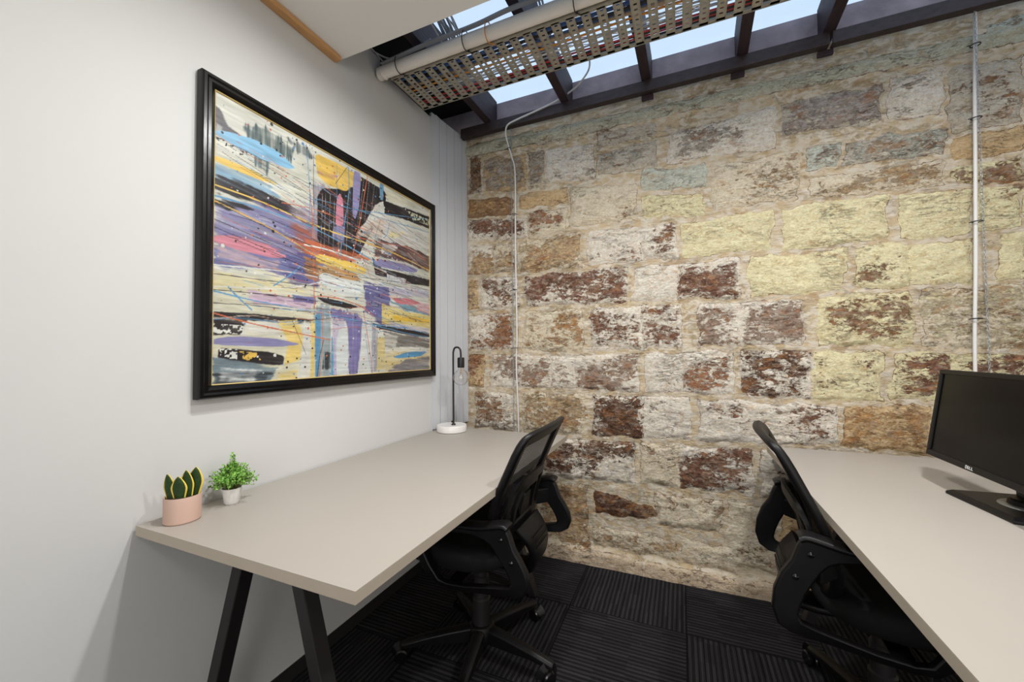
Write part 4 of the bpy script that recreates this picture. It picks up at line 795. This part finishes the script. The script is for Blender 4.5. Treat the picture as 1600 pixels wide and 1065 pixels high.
# ------------------------------------------------------------------ framed painting
def painting():
    root = empty('framed_painting', (0.0, -.93, 1.535)); tag(root, 'large streaky abstract painting in a glossy black frame on the white wall', 'painting')
    y0, y1, z0, z1 = -1.536, -.325, 1.0415, 2.029
    fw = .044
    # frame profile mitred: (inset from the outer edge, depth from wall)
    prof = [(0, .003), (0, .026), (.004, .032), (.012, .033), (.018, .029), (.026, .030), (.036, .024), (.040, .019), (.040, .003)]
    V = []; F = []; m = len(prof)
    for (cy, cz, sy, sz) in ((y0, z0, 1, 1), (y1, z0, -1, 1), (y1, z1, -1, -1), (y0, z1, 1, -1)):
        for ins, d in prof: V.append((d, cy + sy * ins + .93, cz + sz * ins - 1.535))
    for i in range(4):
        j = (i + 1) % 4
        for k in range(m): F.append((i*m+k, i*m+(k+1) % m, j*m+(k+1) % m, j*m+k))
    MB().quadmesh(V, F).build('frame', M['frame'], root, smooth=True)
    V = []; F = []; prof = [(.0395, .019), (.0395, .0215), (.0425, .0195), (.0425, .014), (.0395, .014)]; m = 5
    for (cy, cz, sy, sz) in ((y0, z0, 1, 1), (y1, z0, -1, 1), (y1, z1, -1, -1), (y0, z1, 1, -1)):
        for ins, d in prof: V.append((d, cy + sy * ins + .93, cz + sz * ins - 1.535))
    for i in range(4):
        j = (i + 1) % 4
        for k in range(m): F.append((i*m+k, i*m+(k+1) % m, j*m+(k+1) % m, j*m+k))
    MB().quadmesh(V, F).build('inner_slip', M['gilt'], root)
    ya, yb, za, zb = y0 + .040, y1 - .040, z0 + .040, z1 - .040
    st = .0021; nu = int((yb - ya) / st); nv = int((zb - za) / st)
    Y, Z = np.meshgrid(np.linspace(ya, yb, nu), np.linspace(za, zb, nv))
    C = np.zeros((nv, nu, 3)); C[:] = (222, 222, 206)
    C += ((fbm(Y * 6, Z * 14, 5, 2) - .5) * 40)[..., None] * np.array([1, 1, 1.3])
    wy = (fbm(Y * 60, Z * 60, 3, 11) - .5); wz = (fbm(Y * 60, Z * 60, 3, 12) - .5)
    def inpoly(pts, y, z):
        ins = np.zeros(y.shape, bool); n = len(pts); dist = np.full(y.shape, 9.0)
        for i in range(n):
            (ya_, za_), (yb_, zb_) = pts[i], pts[(i + 1) % n]
            if za_ != zb_:
                cnd = ((za_ > z) != (zb_ > z)) & (y < (yb_ - ya_) * (z - za_) / (zb_ - za_) + ya_)
                ins ^= cnd
            d = np.array([yb_ - ya_, zb_ - za_]); l2 = max(d @ d, 1e-9)
            t = np.clip(((y - ya_) * d[0] + (z - za_) * d[1]) / l2, 0, 1)
            dist = np.minimum(dist, np.hypot(y - ya_ - t * d[0], z - za_ - t * d[1]))
        return np.where(ins, dist, -dist)
    rs = np.random.RandomState(4)
    def smooth2(pts, closed=True):
        out = []; n = len(pts)
        for i in range(n):
            p = np.array(pts[i]); q = np.array(pts[(i + 1) % n]); out += [tuple(p * .85 + q * .15), tuple(p * .15 + q * .85)]
        return out
    for i, (kind, c, al, w_, sdir, pts) in enumerate(PAINT):
        pts = [tuple(p) for p in pts]
        pa = np.array(pts); lo = pa.min(0) - .05; hi = pa.max(0) + .05
        js = np.where((Y[0] > lo[0]) & (Y[0] < hi[0]))[0]; ks = np.where((Z[:, 0] > lo[1]) & (Z[:, 0] < hi[1]))[0]
        if len(js) < 2 or len(ks) < 2: continue
        sl = (slice(ks[0], ks[-1] + 1), slice(js[0], js[-1] + 1)); y = Y[sl]; z = Z[sl]; Cs = C[sl]
        c = np.array(c, float)
        if kind == 'p':
            d = inpoly(smooth2(pts) if len(pts) > 6 or w_ < .0025 else pts, y + wy[sl] * w_ * 1.2, z + wz[sl] * w_ * 1.2)
            if sdir == 1: stx = fbm((y - .15 * z) * 7, (z + .12 * y) * 120, 4, i)
            elif sdir == 2: stx = fbm(y * 120, z * 8, 4, i)
            else: stx = np.full(y.shape, .5)
            m_ = np.clip(d / max(w_, .0015) + .5 + ((stx - .5) * 3.2 if sdir else 0) * (1 if w_ > .004 else .4), 0, 1)
            if sdir: m_ = m_ * np.clip(al + (stx - .42) * 2.2 * (1.25 - al), 0, 1)
            else: m_ = m_ * al
            m_ = m_ * (d > -w_ * 1.5)
            cc = c + ((fbm(y * 40, z * 90, 3, i + 50) - .5) * 26)[..., None] * (1 if sdir else .35)
            Cs[:] = Cs * (1 - m_[..., None]) + cc * m_[..., None]
        elif kind == 'l':
            q = [(p.x, p.y) for p in catmull([(a, b, 0) for a, b in pts], 6)]
            dist = np.full(y.shape, 9.0)
            for k in range(len(q) - 1):
                a = np.array(q[k]); dd = np.array(q[k + 1]) - a; l2 = max(dd @ dd, 1e-9)
                t = np.clip(((y - a[0]) * dd[0] + (z - a[1]) * dd[1]) / l2, 0, 1)
                dist = np.minimum(dist, np.hypot(y - a[0] - t * dd[0], z - a[1] - t * dd[1]))
            ww = w_ * (.6 + .8 * fbm(y * 30, z * 30, 2, i)) * .5
            m_ = np.clip((ww - dist) / .0012 + .5, 0, 1) * al
            Cs[:] = Cs * (1 - m_[..., None]) + c * m_[..., None]
        else:
            d = inpoly(pts, y, z); nn = fbm(y * 130, z * 130, 2, i)
            m_ = ((d > 0) & (nn > .62 - .3 * al)).astype(float)
            Cs[:] = Cs * (1 - m_[..., None]) + c * m_[..., None]
    # thin drawn streaks radiating left-right across the picture
    for k in range(260):
        ys = rs.uniform(ya, yb - .2); zs = rs.uniform(za + .2, zb - .12); ln_ = rs.uniform(.08, .5); sl_ = (-.02 - .55 * (zs - 1.42) if ys < -.95 else -.12 - .1 * (zs - 1.5)) + rs.uniform(-.05, .05)
        colr = [(38, 34, 38), (225, 222, 215), (120, 110, 165), (225, 120, 80), (100, 165, 210), (80, 60, 60)][rs.randint(6)]
        d = np.abs(Z - (zs + sl_ * (Y - ys) + .01 * np.sin((Y - ys) * 9 + k)))
        m_ = np.clip((.0009 - d) / .001 + .5, 0, 1) * ((Y > ys) & (Y < ys + ln_)) * (fbm(Y * 25, Z * 3, 2, k) > .4) * .8
        C = C * (1 - m_[..., None]) + np.array(colr, float) * m_[..., None]
    for k in range(650):
        cy = rs.uniform(ya, yb) if k % 2 else np.clip(rs.normal(-.95, .22), ya, yb)
        cz = rs.uniform(za, zb) if k % 3 else np.clip(rs.normal(1.55, .2), za, zb); r = rs.uniform(.0012, .0042) * (1.6 if k % 23 == 0 else 1)
        colr = [(38, 34, 38), (38, 34, 38), (90, 150, 205), (232, 230, 222), (225, 115, 75)][rs.randint(5)]
        j0 = int((cy - ya) / st); k0 = int((cz - za) / st); w2 = 5
        sl = (slice(max(0, k0 - w2), k0 + w2), slice(max(0, j0 - w2), j0 + w2))
        m_ = np.hypot(Y[sl] - cy, Z[sl] - cz) < r
        C[sl][m_] = colr
    C = C * (.86 + .24 * (fbm((Y - .1 * Z) * 14, Z * 150, 4, 91) - .35))[..., None]
    C = C * .85 + C.mean(-1, keepdims=True) * .09
    C = np.clip(C, 0, 255)
    A = np.ones((nv, nu, 4)); A[..., :3] = lina(C)
    P = np.stack([np.full(Y.shape, .0165), Y + .93, Z - 1.535], -1)
    o = grid_mesh('canvas', P, nu, nv, M['paint'], (('paint', A),)); o.parent = root
    MB().box((.004, ya + .93 - .001, za - 1.535), (.014, yb + .93 + .001, zb - 1.535)).build('backing_board', M['wood'], root)
painting()

# ------------------------------------------------------------------ table lamp
def lamp():
    root = empty('table_lamp', (.118, -.300, .7302)); tag(root, 'black bent-arm table lamp with bare globe bulb and round white marble base', 'table lamp')
    MB().lathe([(0, 0), (.080, 0), (.084, .003), (.084, .034), (.081, .038), (0, .038)], n=48, close=False).build('lamp_base', M['marble'], root, smooth=True)
    pts = catmull([(.018, -.01, .036), (.018, -.01, .20), (.018, -.01, .42), (.020, -.01, .452), (.028, -.01, .470), (.045, -.01, .474), (.058, -.01, .468), (.066, -.01, .452), (.068, -.01, .415)], 6)
    MB().tube(pts, .0052, 12).build('lamp_arm', M['lamp_black'], root, smooth=True)
    MB().lathe([(0, .0), (.012, 0), (.012, .004), (.009, .008), (0, .008)], (.018, -.01, .038), 16, close=False).build('arm_collar', M['lamp_black'], root, smooth=True)
    MB().tube([(.018, -.016, .058), (.018, -.026, .058)], .006, 8).build('switch_knob', M['lamp_black'], root, smooth=True)
    MB().lathe([(0, .360), (.019, .360), (.0195, .362), (.0195, .412), (.018, .416), (.006, .418), (0, .418)], (.068, -.01, 0), 24, close=False).build('socket', M['lamp_black'], root, smooth=True)
    prof = []
    for k in range(17):
        a = R(-90 + k * 150 / 16); prof.append((max(.044 * math.cos(a), 0), .305 + .044 * math.sin(a)))
    prof += [(.0165, .350), (.0135, .358), (.0135, .364)]
    outer = prof; inner = [(max(r - .0009, 0), z + (.0009 if z < .30 else -.0002)) for r, z in reversed(prof)]
    MB().lathe(outer + inner, (.068, -.01, 0), 32, close=False).build('bulb', M['bulb'], root, smooth='all')
    s = MB().tube([(.068, -.01, .36), (.068, -.01, .325)], .0028, 8)
    for k in range(5):
        a = 2 * PI * k / 5
        s.tube([(.068 + .004 * math.cos(a), -.01 + .004 * math.sin(a), .335), (.068 + .016 * math.cos(a), -.01 + .016 * math.sin(a), .305), (.068 + .012 * math.cos(a + .6), -.01 + .012 * math.sin(a + .6), .285)], .0005, 4)
    s.build('filament', M['brass'], root)
lamp()

# ------------------------------------------------------------------ plants
def snake():
    root = empty('potted_snake_plant', (.082, -1.598, .7302)); tag(root, 'small snake plant with yellow-edged leaves in a blush pink pot', 'potted plant')
    MB().lathe([(0, 0), (.038, 0), (.0405, .003), (.0405, .066), (.0395, .068), (.0372, .066), (.0372, .060), (0, .060)], n=48, close=False).build('pot', M['pink_pot'], root, smooth=True)
    MB().lathe([(0, .061), (.0368, .061), (.0368, .0625), (0, .0625)], n=32, close=False).build('soil', M['soil'], root)
    for (ax, ay, tx, ty, h, w, ang) in ((-.013, -.022, -.016, -.026, .128, .0145, 35), (.006, -.012, .004, -.012, .120, .0195, 40), (.012, .004, .012, .002, .134, .016, 45), (.012, .016, .020, .022, .138, .022, 35)):
        d = Vector((math.cos(R(ang)), math.sin(R(ang)), 0)); nrm = Vector((-d.y, d.x, 0)); n = 10
        rows = []
        for i in range(n + 1):
            t = i / n; z = .058 + (h - .058) * t
            c = Vector((ax + (tx - ax) * t, ay + (ty - ay) * t, z)) - nrm * .006 * t * t
            ww = w * (.62 + .75 * t) if t < .45 else w * .96 * max(0.0, (1 - ((t - .45) / .55) ** 1.7)) ** .8
            rows.append((c, max(ww, .0006)))
        leaf = MB(); V = []
        for c, ww in rows:
            for u in (-.80, -.4, 0, .4, .80): V.append(c + d * ww * u + nrm * .004 * (u * u))
        leaf.quadmesh(V, [(i*5+k, i*5+k+1, (i+1)*5+k+1, (i+1)*5+k) for i in range(n) for k in range(4)])
        lo = leaf.build('leaf', M['spike_dark'], root, smooth='all', solid=.0016)
        ed = MB()
        for s in (-1, 1):
            V = []
            for c, ww in rows:
                for u in (.78, 1.0): V.append(c + d * ww * u * s + nrm * (.004 * u * u))
            ed.quadmesh(V, [(i*2, i*2+1, i*2+3, i*2+2) for i in range(n)])
        ed.build('leaf_edge', M['spike_edge'], lo, smooth='all', solid=.0024)
snake()
def bush():
    root = empty('potted_plant', (.078, -1.468, .7302)); tag(root, 'small bushy green leafy plant in a white pot on the left desk', 'potted plant')
    V = []; F = []; n = 32; prof = [(0, 0), (.018, 0), (.020, .003), (.0235, .030), (.0255, .043), (.0265, .046), (.0240, .046), (.0225, .040), (0, .040)]
    MB().lathe(prof, n=32, close=False).build('pot', M['white_pot'], root, smooth=True)
    r = random.Random(11); st_ = MB(); lf = MB()
    for k in range(190):
        a = r.uniform(0, 2 * PI); el = r.uniform(.0, 1.0) ** .8 * PI / 2
        if k < 12: el = r.uniform(-.25, .1)
        rad = .068 * r.uniform(.6, 1.0); hz = .058 * r.uniform(.6, 1.1)
        if k % 40 == 0: hz = .085; el = 1.45
        tip = Vector((rad * math.cos(el) * math.cos(a), rad * math.cos(el) * math.sin(a), .058 + hz * math.sin(el)))
        tip.x = max(tip.x, -.068)
        b = Vector((.008 * math.cos(a), .008 * math.sin(a), .040)); mid = (b + tip) / 2 + Vector((0, 0, .008))
        P = catmull([b, mid, tip], 3); st_.tube(P, .0006, 4)
        for t in range(10):
            f = .35 + .65 * t / 9; p = b.lerp(tip, f) + Vector((0, 0, .008 * 4 * f * (1 - f)))
            d = Vector((r.gauss(0, 1), r.gauss(0, 1), r.gauss(.3, .8))).normalized(); l = r.uniform(.006, .0095); w_ = l * .45
            s = d.cross(Vector((r.gauss(0, 1), r.gauss(0, 1), r.gauss(0, 1)))).normalized(); nn = d.cross(s) * .0012
            lf.quadmesh([p, p + d * l * .45 + s * w_ + nn, p + d * l, p + d * l * .45 - s * w_ + nn], [(0, 1, 2, 3)])
    st_.build('stems', M['stemg'], root)
    lf.build('foliage', M['green'], root)
bush()

# ------------------------------------------------------------------ monitor
def monitor():
    root = empty('computer_monitor', (2.165, -.69, .7232)); tag(root, 'black flat-screen computer monitor with the screen off, standing on the right desk', 'monitor')
    tilt = Matrix.Translation((-.045, .005, .232)) @ Matrix.Rotation(R(9), 4, 'Y')
    W_, H_ = .262, .146
    def T(p): return tilt @ Vector(p)
    b = MB()
    # bezel: frame ring facing -x
    for lo, hi in (((-.012, -W_, H_ - .015), (.012, W_, H_)), ((-.012, -W_, -H_), (.012, W_, -H_ + .019)), ((-.012, -W_, -H_ + .019), (.012, -W_ + .016, H_ - .015)), ((-.012, W_ - .016, -H_ + .019), (.012, W_, H_ - .015))):
        b.box(lo, hi, tilt)
    b.build('bezel', M['monitor'], root, bevel=.0025)
    MB().box((-.007, -W_ + .0155, -H_ + .0185), (.008, W_ - .0155, H_ - .0145), tilt).build('screen', M['screen'], root)
    V = []
    for x, k in ((.012, 1), (.030, .93), (.048, .55)):
        for y, z in rrect(W_ * k * .995, H_ * k * .995, .02 * k, 4): V.append(T((x, y, z)))
    n = len(V) // 3
    F = [(i*n+k, i*n+(k+1) % n, (i+1)*n+(k+1) % n, (i+1)*n+k) for i in range(2) for k in range(n)] + [tuple(2*n+k for k in range(n)), tuple(range(n - 1, -1, -1))]
    MB().quadmesh(V, F).build('back_shell', M['monitor'], root, smooth=True)
    # stand: neck and base
    MB().sweep([(.030, 0, .012), (.028, 0, .10), (.020, 0, .20)], rrect(.045, .018, .012, 4), up=(1, 0, 0)).build('neck', M['monitor'], root, smooth=True)
    MB().lathe([(0, .0165), (.062, .0165), (.060, .019), (.052, .020), (0, .020)], (.022, 0, 0), 40, close=False).build('swivel_ring', M['silver'], root, smooth=True)
    MB().lathe([(0, .0205), (.047, .0205), (.045, .032), (.040, .036), (0, .036)], (.025, 0, 0), 32, close=False).build('swivel_collar', M['monitor'], root, smooth=True)
    V = []; pl_ = [(-.100, .125), (.105, .150), (.105, -.150), (-.100, -.095)]
    pl_ = [(-.098, .122), (.10, .140), (.10, -.140), (-.075, -.112)]
    bm_ = MB(); V = [(x, y, 0) for x, y in pl_] + [(x, y, .008) for x, y in pl_] + [(x * .9, y * .9, .016) for x, y in pl_]
    bm_.quadmesh(V, [(3,2,1,0)] + [(i*4+k, i*4+(k+1) % 4, (i+1)*4+(k+1) % 4, (i+1)*4+k) for i in range(2) for k in range(4)] + [(8,9,10,11)])
    bm_.build('stand_base', M['monitor'], root, bevel=.002)
    # maker's lettering on the lower bezel, strokes in mesh: D E L L with the tilted E
    lt = MB(); hgt = .0085; u = .0068
    def stroke(y_, z_, y2, z2): 
        lt.bar(T((-.0124, -y_, z_)), T((-.0124, -y2, z2)), .0016, .0008, up=tilt.to_3x3() @ Vector((1, 0, 0)))
    zb = -H_ + .0055
    y0 = -.100 + .004
    def letter(ch, y):
        h = hgt
        if ch == 'D':
            for a, b_ in (((0, 0), (0, h)), ((0, h), (.004, h)), ((.004, h), (.006, h * .7)), ((.006, h * .7), (.006, h * .3)), ((.006, h * .3), (.004, 0)), ((.004, 0), (0, 0))): stroke(y + a[0], zb + a[1], y + b_[0], zb + b_[1])
        if ch == 'E':
            c, s = math.cos(R(28)), math.sin(R(28))
            for a, b_ in (((0, 0), (0, h)), ((0, 0), (.0055, 0)), ((0, h / 2), (.0055, h / 2)), ((0, h), (.0055, h))):
                def q(p): px_, pz_ = p[0] - .0028, p[1] - h / 2; return (px_ * c - pz_ * s * .8 + .003, px_ * s + pz_ * c * .85 + h / 2)
                a2, b2 = q(a), q(b_); stroke(y + a2[0], zb + a2[1], y + b2[0], zb + b2[1])
        if ch == 'L':
            stroke(y, zb, y, zb + h); stroke(y, zb + .0006, y + .0052, zb + .0006)
    yy = LOGO_Y
    for ch in 'DELL': letter(ch, yy); yy += .0086
    lt.build('lettering', M['letter'], root)
    return root
LOGO_Y = -.055
monitor()

# ------------------------------------------------------------------ lights
def area(name, loc, sx, sy, e, c=(1, 1, 1), rot=(0, 0, 0), spread=180):
    l = bpy.data.lights.new(name, 'AREA'); l.shape = 'RECTANGLE'; l.size = sx; l.size_y = sy; l.energy = e; l.color = c; l.spread = R(spread)
    o = bpy.data.objects.new(name, l); o.location = loc; o.rotation_euler = rot; col.objects.link(o); return o
def ceiling_light(x, y, sx, sy, e, c, lb):
    b = MB(); z0, z1 = 2.405, 2.421; t = .015
    b.box((x - sx/2 - t, y - sy/2 - t, z0), (x - sx/2, y + sy/2 + t, z1)).box((x + sx/2, y - sy/2 - t, z0), (x + sx/2 + t, y + sy/2 + t, z1))
    b.box((x - sx/2, y - sy/2 - t, z0), (x + sx/2, y - sy/2, z1)).box((x - sx/2, y + sy/2, z0), (x + sx/2, y + sy/2 + t, z1)).box((x - sx/2, y - sy/2, z1 - .004), (x + sx/2, y + sy/2, z1))
    o = b.build('ceiling_light', M['ceil']); tag(o, lb, 'ceiling light', 'ceiling lights behind the camera')
    area('ceiling_lamp', (x, y, 2.411), sx, sy, e, c)
ceiling_light(.88, -1.42, .07, .07, 14, (1, 1, .985), 'small square ceiling downlight nearest the white wall, over the left desk')
ceiling_light(1.02, -1.10, .07, .07, 8, (1, 1, .985), 'small square downlight added at the ceiling edge to brighten the white wall')  # extra unseen downlight, added to lift the white wall towards the corner
ceiling_light(2.05, -1.09, .10, .10, 18, (1, .99, .985), 'small square ceiling downlight over the right desk')
ceiling_light(1.6, -3.0, .45, .45, 7, (1, .985, .97), 'large square ceiling light behind the camera')
# unseen fill light added behind the camera, with a black frame round it
gp = MB().box((.35, -4.619, .45), (2.75, -4.60, .49)).box((.35, -4.619, 2.31), (2.75, -4.60, 2.35)).box((.35, -4.619, .49), (.39, -4.60, 2.31)).box((2.71, -4.619, .49), (2.75, -4.60, 2.31))
go = gp.build('fill_light_frame', M['black_metal']); tag(go, 'black frame added round the fill light on the wall behind the camera', kind='structure')
area('added_fill_light', (1.85, -4.59, 1.40), 1.7, 1.8, 30, (1, .99, .98), rot=(R(90), 0, 0))  # soft fill added to brighten the ceiling and the stone wall

W_ = bpy.data.worlds.new('World'); bpy.context.scene.world = W_; W_.use_nodes = True
wn = W_.node_tree.nodes; wl_ = W_.node_tree.links
bg = wn['Background']; bg.inputs[0].default_value = (.60, .73, .88, 1); bg.inputs[1].default_value = 1.05

# ------------------------------------------------------------------ camera
cam = bpy.data.cameras.new('Camera'); co = bpy.data.objects.new('Camera', cam); col.objects.link(co)
cam.sensor_width = 36; cam.lens = 617.5122 / 1600 * 36; cam.clip_start = .02
yaw, pitch, roll = 23.1587, 1.6972, -.5432
co.location = (1.3226, -2.2363, 1.1708)
co.rotation_euler = (Matrix.Rotation(R(yaw), 3, 'Z') @ Matrix.Rotation(R(90 + pitch), 3, 'X') @ Matrix.Rotation(R(roll), 3, 'Z')).to_euler()
sc = bpy.context.scene; sc.camera = co
sc.view_settings.view_transform = 'Standard'; sc.view_settings.look = 'None'; sc.view_settings.gamma = 1
sc.view_settings.exposure = 0.35; sc.view_settings.use_curve_mapping = False
sc.cycles.max_bounces = 8; sc.cycles.transparent_max_bounces = 16
